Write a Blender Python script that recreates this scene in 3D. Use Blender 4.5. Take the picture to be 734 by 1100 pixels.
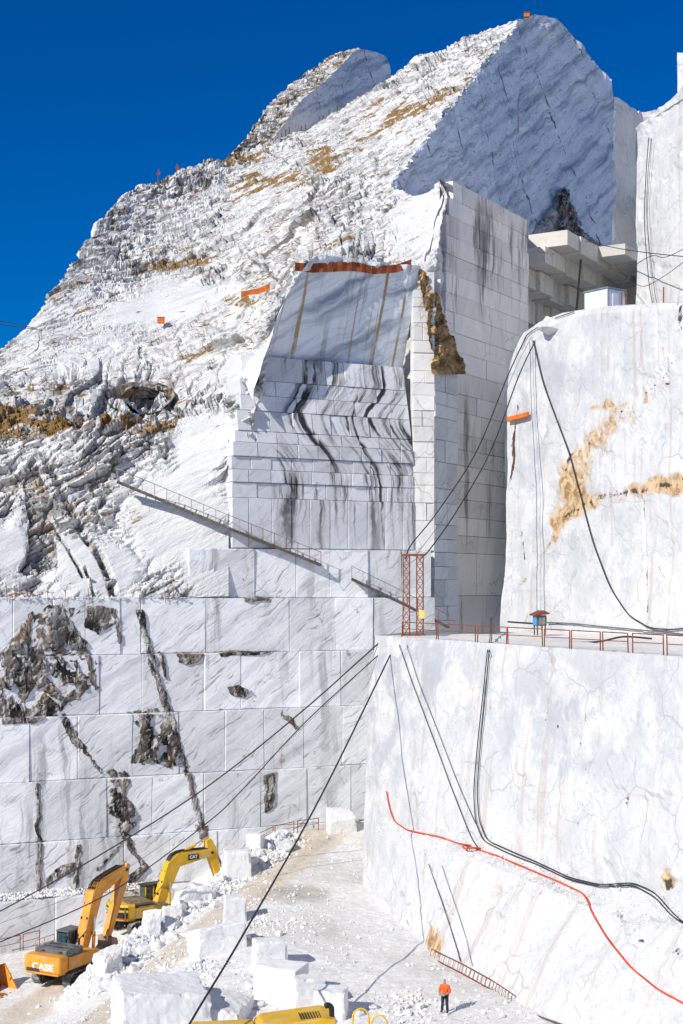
import bpy, bmesh, math, random
import numpy as np
from mathutils import Vector, Matrix, Quaternion

random.seed(7)
for o in list(bpy.data.objects): bpy.data.objects.remove(o)
SC = bpy.context.scene
C = SC.collection

# ------------------------------------------------------------------ camera
F, U0, V0, CZ = 1511.0, 367.0, 630.0, 30.0      # focal (px of the 734x1100 photo), principal column, horizon row, eye height
cd = bpy.data.cameras.new('camera'); cam = bpy.data.objects.new('camera', cd); C.objects.link(cam)
cam.location = (0, 0, CZ); cam.rotation_euler = (math.radians(90), 0, 0)
cd.sensor_fit = 'VERTICAL'; cd.sensor_height = 36; cd.lens = F/1100*36; cd.shift_y = (V0-550)/1100
cd.clip_start = 0.5; cd.clip_end = 9000
SC.camera = cam

# ------------------------------------------------------------------ sky, sun, exposure
SUN_EL = math.radians(33); SUN_H = Vector((-0.70, -0.714)).normalized()
SUN_DIR = Vector((SUN_H.x*math.cos(SUN_EL), SUN_H.y*math.cos(SUN_EL), math.sin(SUN_EL)))
w = bpy.data.worlds.new('World'); SC.world = w; w.use_nodes = True
nt = w.node_tree; bg = nt.nodes['Background']
sky = nt.nodes.new('ShaderNodeTexSky'); sky.sky_type = 'NISHITA'; sky.sun_disc = False
sky.sun_elevation = SUN_EL; sky.sun_rotation = math.atan2(SUN_H.x, SUN_H.y)
sky.altitude = 1600; sky.air_density = 1.0; sky.dust_density = 0.0; sky.ozone_density = 6.0
hs = nt.nodes.new('ShaderNodeHueSaturation'); hs.inputs['Hue'].default_value = .513; hs.inputs['Saturation'].default_value = 1.5; hs.inputs['Value'].default_value = .66   # a polarised, deep mountain sky, the same all round
nt.links.new(sky.outputs[0], hs.inputs['Color']); nt.links.new(hs.outputs[0], bg.inputs[0]); bg.inputs[1].default_value = 0.11
sd = bpy.data.lights.new('sun', 'SUN'); sd.energy = 3.75; sd.angle = math.radians(0.53); sd.color = (1, .945, .845)
sun = bpy.data.objects.new('sun', sd); C.objects.link(sun)
sun.rotation_euler = (-SUN_DIR).to_track_quat('-Z', 'Y').to_euler(); sun.location = (-80, -60, 150)
SC.view_settings.view_transform = 'Standard'; SC.view_settings.look = 'None'
SC.view_settings.exposure = 0.38; SC.view_settings.gamma = 1
SC.cycles.max_bounces = 6; SC.cycles.diffuse_bounces = 5; SC.cycles.glossy_bounces = 2; SC.cycles.caustics_reflective = False; SC.cycles.caustics_refractive = False

# ------------------------------------------------------------------ geometry helpers
def P(u, v, Y): return Vector(((u-U0)/F*Y, Y, CZ-(v-V0)/F*Y))
def zof(v, Y): return CZ-(v-V0)/F*Y
def xof(u, Y): return (u-U0)/F*Y
class Line:                                   # a wall line in plan
    def __init__(s, a, d): s.a = Vector(a[:2]); s.d = Vector(d[:2]).normalized(); s.n = Vector((s.d.y, -s.d.x))
    def s_at(s, u):
        k = (u-U0)/F; return (k*s.a.y-s.a.x)/(s.d.x-k*s.d.y)
    def at(s, t, off=0): p = s.a+s.d*t+s.n*off; return p        # off > 0: towards the open side
    def at_u(s, u): return s.at(s.s_at(u))

def _h(ix, iy, iz, k):
    h = (ix*374761393+iy*668265263+iz*2147483647+k*1274126177) & 0xffffffff
    h = ((h ^ (h >> 13))*1274126177) & 0xffffffff
    h = ((h ^ (h >> 16))*2246822519) & 0xffffffff
    return ((h ^ (h >> 15)) & 0xffffff)/float(0xffffff)
def vnoise(p, k=0):                           # value noise -1..1, p (N,3)
    i = np.floor(p).astype(np.int64); f = p-i; f = f*f*f*(f*(f*6-15)+10)
    r = 0
    for dx in (0, 1):
        for dy in (0, 1):
            for dz in (0, 1):
                wgt = (f[:, 0] if dx else 1-f[:, 0])*(f[:, 1] if dy else 1-f[:, 1])*(f[:, 2] if dz else 1-f[:, 2])
                r = r+wgt*_h(i[:, 0]+dx, i[:, 1]+dy, i[:, 2]+dz, k)
    return r*2-1
def fbm(p, octv=4, k=0, gain=.5):
    r = 0; a = 1
    for o in range(octv): r = r+a*vnoise(p*(2.03**o)+o*17.3, k+o); a *= gain
    return r
def facets(p, k=0):                           # cellular: F1, F2, cell random, tilt
    i = np.floor(p).astype(np.int64); n = len(p)
    f1 = np.full(n, 9.); f2 = np.full(n, 9.); rr = np.zeros(n); tt = np.zeros(n)
    for dx in (-1, 0, 1):
        for dy in (-1, 0, 1):
            for dz in (-1, 0, 1):
                a, b, c = i[:, 0]+dx, i[:, 1]+dy, i[:, 2]+dz
                ox = a+_h(a, b, c, k)-p[:, 0]; oy = b+_h(a, b, c, k+1)-p[:, 1]; oz = c+_h(a, b, c, k+2)-p[:, 2]
                d = np.sqrt(ox*ox+oy*oy+oz*oz)
                m = d < f1
                f2 = np.where(m, f1, np.minimum(f2, d))
                r = _h(a, b, c, k+3)
                t = ox*(r*2-1)+oy*(_h(a, b, c, k+4)*2-1)+oz*(_h(a, b, c, k+5)*2-1)
                f1 = np.where(m, d, f1); rr = np.where(m, r, rr); tt = np.where(m, t, tt)
    return f1, f2, rr, tt
def mesh_np(name, verts, faces, mat=None, attrs=None, smooth=False):
    me = bpy.data.meshes.new(name)
    verts = np.asarray(verts, np.float32); faces = np.asarray(faces, np.int32)
    k = faces.shape[1]
    me.vertices.add(len(verts)); me.vertices.foreach_set('co', verts.ravel())
    me.loops.add(faces.size); me.loops.foreach_set('vertex_index', faces.ravel())
    me.polygons.add(len(faces)); me.polygons.foreach_set('loop_start', np.arange(0, faces.size, k, dtype=np.int32))
    me.polygons.foreach_set('loop_total', np.full(len(faces), k, np.int32))
    if smooth: me.polygons.foreach_set('use_smooth', np.ones(len(faces), bool))
    if not smooth: me.polygons.foreach_set('use_smooth', np.zeros(len(faces), bool))
    me.update(calc_edges=True); me.validate()
    for a, val in (attrs or {}).items():
        at = me.attributes.new(a, 'FLOAT', 'POINT'); at.data.foreach_set('value', np.asarray(val, np.float32))
    if mat: me.materials.append(mat)
    return me
def grid_faces(nr, nc, keep=None):
    r, c = np.meshgrid(np.arange(nr-1), np.arange(nc-1), indexing='ij')
    a = r*nc+c
    f = np.stack([a, a+1, a+nc+1, a+nc], -1).reshape(-1, 4)
    if keep is not None: f = f[keep.reshape(-1)[f].all(1)]
    return f
def compact(v, f, attrs=None):
    used = np.unique(f); m = np.full(len(v), -1); m[used] = np.arange(len(used))
    return v[used], m[f], {k: np.asarray(x)[used] for k, x in (attrs or {}).items()}
def link(name, me, parent=None, loc=None, rot=None):
    o = bpy.data.objects.new(name, me); C.objects.link(o)
    if parent is not None: o.parent = parent
    if loc is not None: o.location = loc
    if rot is not None: o.rotation_euler = rot
    return o
def tag(o, label=None, cat=None, group=None, kind=None):
    if label: o['label'] = label
    if cat: o['category'] = cat
    if group: o['group'] = group
    if kind: o['kind'] = kind
    return o
def thing(name, label, cat, loc=(0, 0, 0), rz=0, group=None):
    o = link(name, None, None, loc, (0, 0, rz)); return tag(o, label, cat, group)
def grid_normals(g):                          # g (nr,nc,3)
    a = np.gradient(g, axis=1); b = np.gradient(g, axis=0)
    n = np.cross(a, b); return n/np.maximum(np.linalg.norm(n, axis=2, keepdims=True), 1e-9)
def in_poly(x, y, poly):
    r = np.zeros(np.shape(x), bool); n = len(poly)
    for i in range(n):
        x1, y1 = poly[i]; x2, y2 = poly[(i+1) % n]
        if y1 == y2: continue
        c = ((y1 > y) != (y2 > y)) & (x < (x2-x1)*(y-y1)/(y2-y1)+x1)
        r ^= c
    return r
def poly_dist(x, y, poly, closed=True):
    d = np.full(np.shape(x), 1e9); n = len(poly)
    for i in range(n if closed else n-1):
        x1, y1 = poly[i]; x2, y2 = poly[(i+1) % n]; L = max((x2-x1)**2+(y2-y1)**2, 1e-9)
        t = np.clip(((x-x1)*(x2-x1)+(y-y1)*(y2-y1))/L, 0, 1)
        d = np.minimum(d, np.hypot(x-x1-t*(x2-x1), y-y1-t*(y2-y1)))
    return d
def sstep(a, b, x): t = np.clip((x-a)/(b-a), 0, 1); return t*t*(3-2*t)

# bmesh shape helpers
def bm_box(bm, c, s, M=None, bev=0):
    r = bmesh.ops.create_cube(bm, size=1)
    vs = r['verts']
    bmesh.ops.scale(bm, vec=s, verts=vs); bmesh.ops.translate(bm, vec=c, verts=vs)
    if bev:
        es = list({e for v in vs for e in v.link_edges})
        rb = bmesh.ops.bevel(bm, geom=es, offset=bev, segments=1, affect='EDGES', profile=.7)
        vs = [v for v in rb['verts']]
    if M is not None: bmesh.ops.transform(bm, matrix=M, verts=list(set(vs)))
    return vs
def bm_tube(bm, pts, r, seg=6, cap=True):
    pts = [Vector(p) for p in pts]; rings = []
    rad = r if isinstance(r, (list, tuple)) else [r]*len(pts)
    t0 = (pts[1]-pts[0]).normalized()
    nrm = t0.orthogonal().normalized()
    for i, p in enumerate(pts):
        t = ((pts[min(i+1, len(pts)-1)]-pts[max(i-1, 0)])).normalized()
        nrm = (nrm-t*nrm.dot(t)).normalized(); b = t.cross(nrm)
        rings.append([bm.verts.new(p+(nrm*math.cos(2*math.pi*k/seg)+b*math.sin(2*math.pi*k/seg))*rad[i]) for k in range(seg)])
    for a, b in zip(rings, rings[1:]):
        for k in range(seg): bm.faces.new((a[k], a[(k+1) % seg], b[(k+1) % seg], b[k]))
    if cap: bm.faces.new(rings[0][::-1]); bm.faces.new(rings[-1])
def bm_prism(bm, poly, y0, y1, M=None):       # polygon in xz, extruded along y
    a = [bm.verts.new((p[0], y0, p[1])) for p in poly]; b = [bm.verts.new((p[0], y1, p[1])) for p in poly]
    n = len(poly)
    bm.faces.new(a); bm.faces.new(b[::-1])
    for i in range(n): bm.faces.new((a[(i+1) % n], a[i], b[i], b[(i+1) % n]))
    if M is not None: bmesh.ops.transform(bm, matrix=M, verts=a+b)
    return a+b
def bm_finish(bm, name, mat, parent=None, loc=None, rot=None, smooth=False, bevel=0):
    bmesh.ops.recalc_face_normals(bm, faces=bm.faces)
    if bevel:
        bmesh.ops.bevel(bm, geom=list(bm.edges), offset=bevel, segments=1, affect='EDGES', clamp_overlap=True)
    me = bpy.data.meshes.new(name); bm.to_mesh(me); bm.free()
    me.polygons.foreach_set('use_smooth', [smooth]*len(me.polygons))
    if mat: me.materials.append(mat)
    return link(name, me, parent, loc, rot)
def box_part(name, c, s, mat, parent, bev=.03, M=None):
    bm = bmesh.new(); bm_box(bm, c, s, M, bev); return bm_finish(bm, name, mat, parent)
def tube_part(name, pts, r, mat, parent=None, seg=6, smooth=True):
    bm = bmesh.new(); bm_tube(bm, pts, r, seg); return bm_finish(bm, name, mat, parent, smooth=smooth)
def spline(pts, n=8):
    pts = [Vector(p) for p in pts]; q = [pts[0]*2-pts[1]]+pts+[pts[-1]*2-pts[-2]]; out = []
    for i in range(1, len(q)-2):
        a, b, c, d = q[i-1:i+3]
        for k in range(n):
            t = k/n
            out.append(.5*((2*b)+(c-a)*t+(2*a-5*b+4*c-d)*t*t+(3*b-a-3*c+d)*t**3))
    return out+[pts[-1]]
# ------------------------------------------------------------------ materials
class NB:                                      # small node-tree builder
    def __init__(s, name):
        s.m = bpy.data.materials.new(name); s.m.use_nodes = True; s.t = s.m.node_tree
        s.b = s.t.nodes['Principled BSDF']
    def n(s, kind, *ins, out=0, **props):
        nd = s.t.nodes.new('ShaderNode'+kind)
        kv = props.pop('kv', {})
        for k, v in props.items(): setattr(nd, k, v)
        for i, v in list(enumerate(ins))+list(kv.items()):
            if v is None: continue
            if hasattr(v, 'is_output'): s.t.links.new(v, nd.inputs[i])
            else: nd.inputs[i].default_value = v
        return nd.outputs[out]
    def math(s, op, a, b=0.0, c=None, clamp=False):
        return s.n('Math', a, b, *([c] if c is not None else []), operation=op, use_clamp=clamp)
    def add(s, a, b): return s.math('ADD', a, b)
    def mul(s, a, b): return s.math('MULTIPLY', a, b)
    def dot(s, a, v): return s.n('VectorMath', a, v, operation='DOT_PRODUCT', out=1)
    def pos(s):
        if not hasattr(s, '_p'): s._p = s.n('NewGeometry')
        return s._p
    def xyz(s, x, y, z): return s.n('CombineXYZ', x, y, z)
    def noise(s, vec, scale=1., detail=4., rough=.55, dist=0.):
        return s.n('TexNoise', kv={'Vector': vec, 'Scale': scale, 'Detail': detail, 'Roughness': rough, 'Distortion': dist})
    def vor(s, vec, scale=1., feature='F1', out=0):
        return s.n('TexVoronoi', kv={'Vector': vec, 'Scale': scale}, feature=feature, out=out)
    def ramp(s, x, a, b, lo=0., hi=1.):        # clamped map range
        return s.n('MapRange', x, a, b, lo, hi, clamp=True, interpolation_type='SMOOTHSTEP')
    def mix(s, f, a, b, mode='MIX'):
        nd = s.t.nodes.new('ShaderNodeMix'); nd.data_type = 'RGBA'; nd.blend_type = mode; nd.clamp_factor = True
        for sock, v in ((nd.inputs[0], f), (nd.inputs[6], a), (nd.inputs[7], b)):
            if hasattr(v, 'is_output'): s.t.links.new(v, sock)
            else: sock.default_value = v if not isinstance(v, tuple) or len(v) == 4 else (*v, 1)
        return nd.outputs[2]
    def attr(s, name): return s.n('Attribute', attribute_name=name, out=2)
    def out(s, col, rough=.7, bump=None, bstr=.3, bdist=.1, metal=0., spec=.3):
        def put(k, v):
            i = s.b.inputs[k]
            if hasattr(v, 'is_output'): s.t.links.new(v, i)
            else: i.default_value = v if not isinstance(v, tuple) or len(v) == 4 else (*v, 1)
        put('Base Color', col); put('Roughness', rough); put('Metallic', metal); put('Specular IOR Level', spec)
        if bump is not None:
            nd = s.t.nodes.new('ShaderNodeBump'); nd.inputs['Strength'].default_value = bstr; nd.inputs['Distance'].default_value = bdist
            s.t.links.new(bump, nd.inputs['Height']); s.t.links.new(nd.outputs[0], s.b.inputs['Normal'])
        return s.m

def marble(name, d, base=(.70, .71, .72), band=(.46, .48, .52), ang=38, band_amt=.7, dash=.6, stain=.5, stain_col=(.10, .105, .115),
           stain_freq=1.2, rust=.15, crack=.5, bstr=.35, ochre_attr=False, kink=None, warm=None, objvar=True, band_scale=1., grey=None, reg=None, fault=None):
    b = NB(name); g = b.pos(); dx, dy = Vector(d).normalized()[:2]
    s = b.dot(g, (dx, dy, 0)); z = b.dot(g, (0, 0, 1)); n_ = b.dot(g, (dy, -dx, 0))
    ca, sa = math.cos(math.radians(ang)), math.sin(math.radians(ang))
    al = b.add(b.mul(s, ca), b.mul(z, sa)); ac = b.add(b.mul(s, -sa), b.mul(z, ca))
    lo = b.noise(g, .2, 3., .6); lo2 = b.noise(g, .33, 3., .6)
    acw = b.add(ac, b.mul(lo, 2.2))
    # broad bedding bands, soft clouding
    v1 = b.xyz(b.mul(al, .07), b.mul(acw, .85), b.mul(n_, .15))
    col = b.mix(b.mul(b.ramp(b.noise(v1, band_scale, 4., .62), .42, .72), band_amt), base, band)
    col = b.mix(b.mul(b.ramp(lo2, .42, .66), .35), col, tuple(x*.86 for x in base))
    # fine cleavage dashes
    v2 = b.xyz(b.mul(al, .42), b.mul(acw, 4.6), b.mul(n_, .4))
    dn = b.noise(v2, 1., 3., .62)
    dm = b.mul(b.ramp(dn, .56, .66), b.ramp(lo2, .36, .56))
    col = b.mix(b.mul(dm, dash), col, (.13, .13, .14))
    col = b.mix(b.mul(b.ramp(dn, .50, .40), .30*dash), col, (.40, .41, .43))
    # joints in the rock
    if crack > 0:
        vd = b.n('VectorMath', g, b.n('VectorMath', b.n('TexNoise', kv={'Vector': g, 'Scale': .6, 'Detail': 2.}, out=1), (1.6, 1.6, 1.6), operation='MULTIPLY'), operation='ADD')
        ce = b.n('TexVoronoi', kv={'Vector': vd, 'Scale': .30}, feature='DISTANCE_TO_EDGE')
        ckk = b.mul(b.ramp(ce, .022, .003), b.ramp(lo, .44, .58))
        col = b.mix(b.mul(ckk, crack), col, (.13, .115, .10))
    else: vd = g
    if fault is not None:                      # long broken fault lines across the bedding
        fa, fs, famt = fault; cf_, sf_ = math.cos(math.radians(fa)), math.sin(math.radians(fa))
        fc = b.add(b.add(b.mul(s, cf_), b.mul(z, sf_)), b.mul(lo2, 2.2))
        fd = b.math('ABSOLUTE', b.math('SUBTRACT', b.math('FRACT', b.mul(fc, 1/fs)), .5))
        fm = b.mul(b.ramp(fd, .22/fs, .05/fs), b.ramp(b.noise(g, .42, 4., .7), .47, .55))
        col = b.mix(b.mul(fm, famt), col, (.045, .04, .035))
    # water stains running down
    sx = s
    if kink: sx = b.add(sx, b.ramp(b.n('ObjectInfo', out=5), 0., 1., -.28, .28))    # streaks break at the joints
    for (za, zb, amt) in (kink or ()): sx = b.add(sx, b.ramp(z, za, zb, 0., amt))
    if stain > 0:
        st1 = b.noise(b.xyz(b.mul(b.add(sx, b.mul(lo2, 1.2)), stain_freq), b.mul(z, .05), b.mul(n_, .02)), 1., 4., .65)
        rg = b.ramp(b.noise(b.xyz(b.mul(sx, .16), b.mul(z, .07), 3.), 1., 2.), .40, .60)
        lo_t, hi_t = .52, .66
        if reg is not None:
            rg = b.mul(b.ramp(s, reg[0], reg[1]), b.ramp(z, reg[2], reg[3], 1., .6)); lo_t, hi_t = .475, .61
            rg = b.mul(rg, b.ramp(b.noise(b.xyz(b.mul(sx, .45), b.mul(z, .16), 7.), 1., 4., .7), .34, .52))
        col = b.mix(b.mul(b.mul(b.ramp(st1, lo_t, hi_t), rg), stain), col, stain_col)
    if warm is not None:
        wm = b.mul(b.ramp(b.noise(b.xyz(b.mul(s, 1.7), b.mul(z, .03), 9.), 1., 2.), .57, .66), b.ramp(lo2, .36, .5))
        col = b.mix(b.mul(wm, warm), col, (.36, .24, .11))
    if rust > 0:
        rs = b.mul(b.ramp(b.noise(g, .8, 4., .7), .62, .70), b.ramp(lo, .44, .60))
        col = b.mix(b.mul(rs, rust), col, (.27, .15, .07))
    if grey is not None:
        gn = b.noise(vd, .35, 5., .65)
        col = b.mix(b.mul(b.add(b.attr('grey'), .10), b.ramp(gn, .42, .60)), col, grey)
        vein = b.math('ABSOLUTE', b.math('SUBTRACT', b.noise(vd, .55, 4., .6), .5))
        col = b.mix(b.mul(b.ramp(vein, .022, .0), .38), col, (.36, .38, .42))
    if ochre_attr:
        on = b.noise(vd, .6, 5., .7); on2 = b.noise(vd, 1.3, 4., .7)
        om = b.ramp(b.add(on, b.attr('ochre')), .74, 1.0)
        col = b.mix(om, col, b.mix(b.ramp(on2, .40, .62), (.62, .47, .29), (.33, .19, .085)))
        col = b.mix(b.ramp(b.add(on2, b.attr('dark')), .82, .94), col, (.085, .06, .04))
    if objvar:
        oi = b.n('ObjectInfo', out=5)
        col = b.mix(1., col, b.n('CombineColor', *([b.ramp(oi, 0., 1., .86, 1.06)]*3)), 'MULTIPLY')
    h = b.add(b.noise(g, 1.3, 4., .65), b.mul(b.noise(v2, 1., 1., .6), -.7))
    return b.out(col, .62, h, bstr, .16, spec=.25)

def simple(name, col, rough=.5, metal=0., var=.25, scale=3., dirt=None, dirt_amt=.4, bstr=.15, dirt_scale=1.5, spec=.4):
    b = NB(name); g = b.n('TexCoord', out=3)
    f = b.noise(g, scale, 5., .6)
    c = b.mix(b.ramp(f, .3, .7), tuple(x*(1-var) for x in col), tuple(min(1, x*(1+var*.6)) for x in col))
    if dirt:
        c = b.mix(b.mul(b.ramp(b.noise(g, dirt_scale, 6., .7), .48, .66), dirt_amt), c, dirt)
    return b.out(c, rough, f, bstr, .02, metal, spec)

def rock_mat(name, base=(.72, .72, .71), dark=(.30, .30, .31)):
    b = NB(name); g = b.pos()
    ca, sa = math.cos(math.radians(28)), math.sin(math.radians(28))
    al = b.dot(g, (ca, 0, sa)); ac = b.dot(g, (-sa, 0, ca)); yy = b.dot(g, (0, 1, 0))
    rg = b.attr('rough')
    v = b.xyz(b.mul(al, .25), ac, b.mul(yy, .4))
    n1 = b.noise(v, 1.2, 6., .68); n2 = b.noise(g, .16, 4., .6); n3 = b.noise(v, 3.2, 4., .65)
    col = b.mix(b.mul(b.ramp(n2, .42, .64), .35), base, tuple(x*.82 for x in base))
    col = b.mix(b.mul(b.mul(b.ramp(n1, .47, .60), rg), .62), col, dark)
    col = b.mix(b.mul(b.mul(b.ramp(n3, .53, .62), rg), .8), col, (.13, .12, .105))
    # grey cleavage bands on the smooth slabs
    sm = b.math('SUBTRACT', 1., rg, clamp=True)
    bd = b.ramp(b.noise(b.xyz(b.mul(al, .09), b.mul(ac, .9), b.mul(yy, .2)), 1., 5., .6), .45, .68)
    col = b.mix(b.mul(b.mul(bd, sm), .6), col, (.50, .52, .56))
    crack = b.attr('crack')
    col = b.mix(b.mul(b.ramp(crack, .5, .95), .8), col, (.09, .08, .07))
    dk = b.attr('dark')
    dcol = b.mix(b.ramp(b.noise(g, .5, 5., .7), .42, .62), (.17, .165, .16), (.34, .24, .14))
    col = b.mix(b.ramp(b.add(dk, b.mul(b.noise(g, .9, 5., .7), .9)), .85, 1.15), col, dcol)
    gr = b.attr('grass'); up = b.dot(b.n('NewGeometry', out=1), (0, 0, 1))
    gm = b.ramp(b.add(b.add(gr, b.mul(b.math('SUBTRACT', b.noise(v, .9, 5., .72), .5), 1.8)), b.mul(up, .22)), .34, .48)
    gcol = b.mix(b.noise(g, 4., 4., .7), (.13, .075, .025), (.36, .22, .08))
    col = b.mix(gm, col, gcol)
    h = b.add(n1, b.mul(n3, .8))
    return b.out(col, .85, h, .7, .25, spec=.15)

DW, DC, DT, DS, DR = (.924, .383), (.891, .454), (.53, .848), (.365, .931), (.40, -.917)
M_SLOPE = rock_mat('mountain_rock')
M_WALL = marble('bench_marble', DW, base=(.85, .865, .88), bstr=.22, dash=.62, stain=.5, stain_freq=.9, rust=.7, crack=.25, band_amt=.65)
SC300 = xof(286, 120)*.891+120*.454
M_CENT = marble('stained_marble', DC, base=(.70, .715, .74), dash=.25, bstr=.15, stain=1., stain_col=(.028, .03, .034), stain_freq=.95, rust=.1, crack=.2,
                kink=((CZ+18.2, CZ+14.6, 2.2), (CZ+14.6, CZ+9.5, -3.0)), band_amt=.5, reg=(SC300, SC300+1.5, CZ+9.0, CZ+3.0))
M_SKY_BLUE = marble('banded_marble', DC, base=(.76, .81, .87), band=(.22, .27, .35), ang=30, band_amt=1., bstr=.12, dash=.2, stain=.5, stain_freq=1.6, warm=.95, rust=0, crack=.25, objvar=False)  # skylight's blue on this shaded face is put into base and bands
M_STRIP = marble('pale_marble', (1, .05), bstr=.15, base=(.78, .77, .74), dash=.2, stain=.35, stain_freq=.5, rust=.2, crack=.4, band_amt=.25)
M_PILLAR = marble('sky_tinted_marble', DT, bstr=.15, base=(.70, .73, .78), dash=.2, stain=.3, rust=.05, crack=.3, band_amt=.4)  # blue-grey of the shaded pillar is skylight, put into the base colour
M_TALL = marble('weathered_marble', DT, bstr=.15, base=(.80, .785, .76), dash=.12, stain=.85, stain_col=(.09, .09, .092), stain_freq=.55, rust=.05, crack=.35, band_amt=.3, ang=70)
M_SFACE = marble('summit_marble', DS, bstr=.25, base=(.83, .87, .91), band=(.20, .26, .35), ang=27, band_amt=1., dash=.6, stain=.12, rust=0, crack=0, objvar=False, band_scale=.8, fault=(38, 13., .9))  # the sky's blue on shaded cut faces is tinted into base and bands
M_SFACE2 = marble('summit_side_marble', DS, bstr=.25, base=(.83, .87, .91), band=(.20, .26, .35), ang=39, band_amt=1., dash=.6, stain=.12, rust=0, crack=0, objvar=False, band_scale=.8, fault=(38, 13., .9))  # same painted skylight blue, with steeper bedding bands
M_WHITE = marble('white_marble', DR, base=(.66, .66, .655), band=(.46, .48, .53), ang=60, band_amt=.35, dash=.06, stain=.38, stain_freq=2.3, stain_col=(.47, .475, .49), rust=.08, crack=.38,
                 bstr=.2, ochre_attr=True, warm=.28, objvar=False, grey=(.41, .43, .465))
M_CAVE = marble('underside_marble', DT, bstr=.3, base=(.66, .625, .56), dash=.1, stain=.25, rust=.12, crack=.4, band_amt=.25)

def frac_mat():
    b = NB('fractured_rock'); g = b.pos()
    q = b.n('VectorMath', g, (1., 1., .42), operation='MULTIPLY')
    n1 = b.noise(q, .75, 5., .7, .6); n2 = b.noise(q, 1.5, 6., .72, .8); n3 = b.noise(g, .30, 4., .6)
    col = b.mix(b.ramp(n1, .40, .60), (.02, .019, .018), (.20, .175, .15))
    col = b.mix(b.mul(b.ramp(n2, .50, .57), .85), col, (.50, .49, .47))
    col = b.mix(b.mul(b.ramp(n3, .54, .66), .5), col, (.27, .17, .08))
    return b.out(col, .85, b.add(n1, n2), .6, .25, spec=.15)
M_FRAC = frac_mat()
def ochre_mat():
    b = NB('ochre_rock'); g = b.pos()
    n1 = b.noise(g, .9, 6., .7); n2 = b.noise(g, 2.2, 6., .72)
    col = b.mix(b.ramp(n1, .36, .62), (.12, .075, .04), (.46, .30, .13))
    col = b.mix(b.mul(b.ramp(n2, .54, .66), .7), col, (.62, .58, .52))
    return b.out(col, .85, b.add(n1, n2), .6, .2, spec=.15)
M_OCHRE = ochre_mat()
def ochre2_mat():
    b = NB('broken_rock'); g = b.pos(); n1 = b.noise(g, .7, 6., .7); n2 = b.noise(g, 1.9, 5., .7)
    col = b.mix(b.ramp(n1, .38, .62), (.30, .27, .23), (.58, .56, .52)); col = b.mix(b.mul(b.ramp(n2, .56, .66), .7), col, (.12, .10, .08))
    return b.out(col, .85, b.add(n1, n2), .5, .2, spec=.15)
M_OCHRE2 = ochre2_mat()
def ground_mat():
    b = NB('crushed_marble'); g = b.pos()
    n1 = b.noise(g, .11, 5., .6); n2 = b.noise(g, 2.5, 6., .7); n3 = b.noise(g, .5, 5., .65)
    col = b.mix(b.ramp(n2, .35, .68), (.66, .655, .64), (.84, .835, .82))
    col = b.mix(b.mul(b.ramp(n1, .42, .62), .45), col, (.60, .565, .51))
    tk = b.attr('track')
    tm = b.ramp(b.add(tk, b.mul(b.math('SUBTRACT', n3, .5), .8)), .25, .8)
    col = b.mix(b.mul(tm, .85), col, (.58, .50, .40))
    dp = b.attr('damp')
    col = b.mix(b.mul(b.ramp(b.add(dp, b.mul(b.math('SUBTRACT', n3, .5), .9)), .35, .9), .75), col, (.36, .33, .28))
    pe = b.vor(g, 3.2); col = b.mix(b.mul(b.ramp(pe, .45, .7), .15), col, (.48, .48, .48))
    h = b.add(n2, b.add(b.mul(n3, .8), b.mul(pe, -.5)))
    return b.out(col, .9, h, .45, .12, spec=.1)
M_GROUND = ground_mat()
def boulder_mat():
    b = NB('boulder_marble'); g = b.pos()
    n1 = b.noise(g, .9, 5., .65); n2 = b.noise(g, 3.5, 5., .7)
    col = b.mix(b.ramp(n1, .42, .64), (.79, .79, .78), (.60, .61, .63))
    col = b.mix(b.mul(b.ramp(n2, .58, .70), .35), col, (.38, .37, .36))
    oi = b.n('ObjectInfo', out=5)
    col = b.mix(1., col, b.n('CombineColor', *([b.ramp(oi, 0., 1., .84, 1.03)]*3)), 'MULTIPLY')
    return b.out(col, .8, b.add(n1, n2), .35, .08, spec=.2)
M_BOULDER = boulder_mat()
M_BLOCK = marble('cut_block_marble', (.9, -.3), bstr=.07, base=(.80, .80, .80), dash=.03, stain=0, rust=.03, crack=.15, band_amt=.06)
M_RUST = simple('rusty_steel', (.30, .085, .03), .8, .2, .45, 4., (.10, .04, .02), .5)
M_ORANGE = simple('orange_sheet', (.72, .16, .02), .75, 0, .3, 2.)
M_RUSTSHEET = simple('rusted_sheet', (.32, .075, .022), .85, .1, .5, .9, (.12, .04, .02), .6, dirt_scale=.5)
M_CABLE = simple('black_cable', (.02, .021, .024), .6, 0, .2)
M_STEELROPE = simple('steel_rope', (.20, .20, .21), .5, .6, .2)
M_HOSE = simple('red_hose', (.62, .075, .02), .6, 0, .25, 1.)
M_EXC_ORANGE = simple('orange_machine_paint', (.78, .32, .025), .55, 0, .22, 1.2, (.50, .36, .22), .6, dirt_scale=1.1)
M_EXC_YELLOW = simple('yellow_machine_paint', (.78, .45, .015), .5, 0, .18, 1., (.52, .41, .24), .5, dirt_scale=1.1)
M_MACHDARK = simple('dark_machine_steel', (.055, .055, .058), .6, .3, .3, 2., (.30, .28, .25), .35)
M_HOOD = simple('dusty_hood', (.13, .135, .14), .75, 0, .3, 2., (.34, .33, .31), .4)
M_DECK = simple('dusty_deck', (.20, .15, .09), .8, 0, .35, 2., (.33, .27, .18), .5)
M_TRACK = simple('track_steel', (.18, .17, .165), .8, .3, .4, 3., (.48, .46, .43), .75)
M_BUCKET = simple('worn_steel', (.34, .25, .17), .7, .3, .4, 2., (.55, .52, .47), .5)
M_CHROME = simple('cylinder_rod', (.6, .6, .6), .25, .9, .1)
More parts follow.
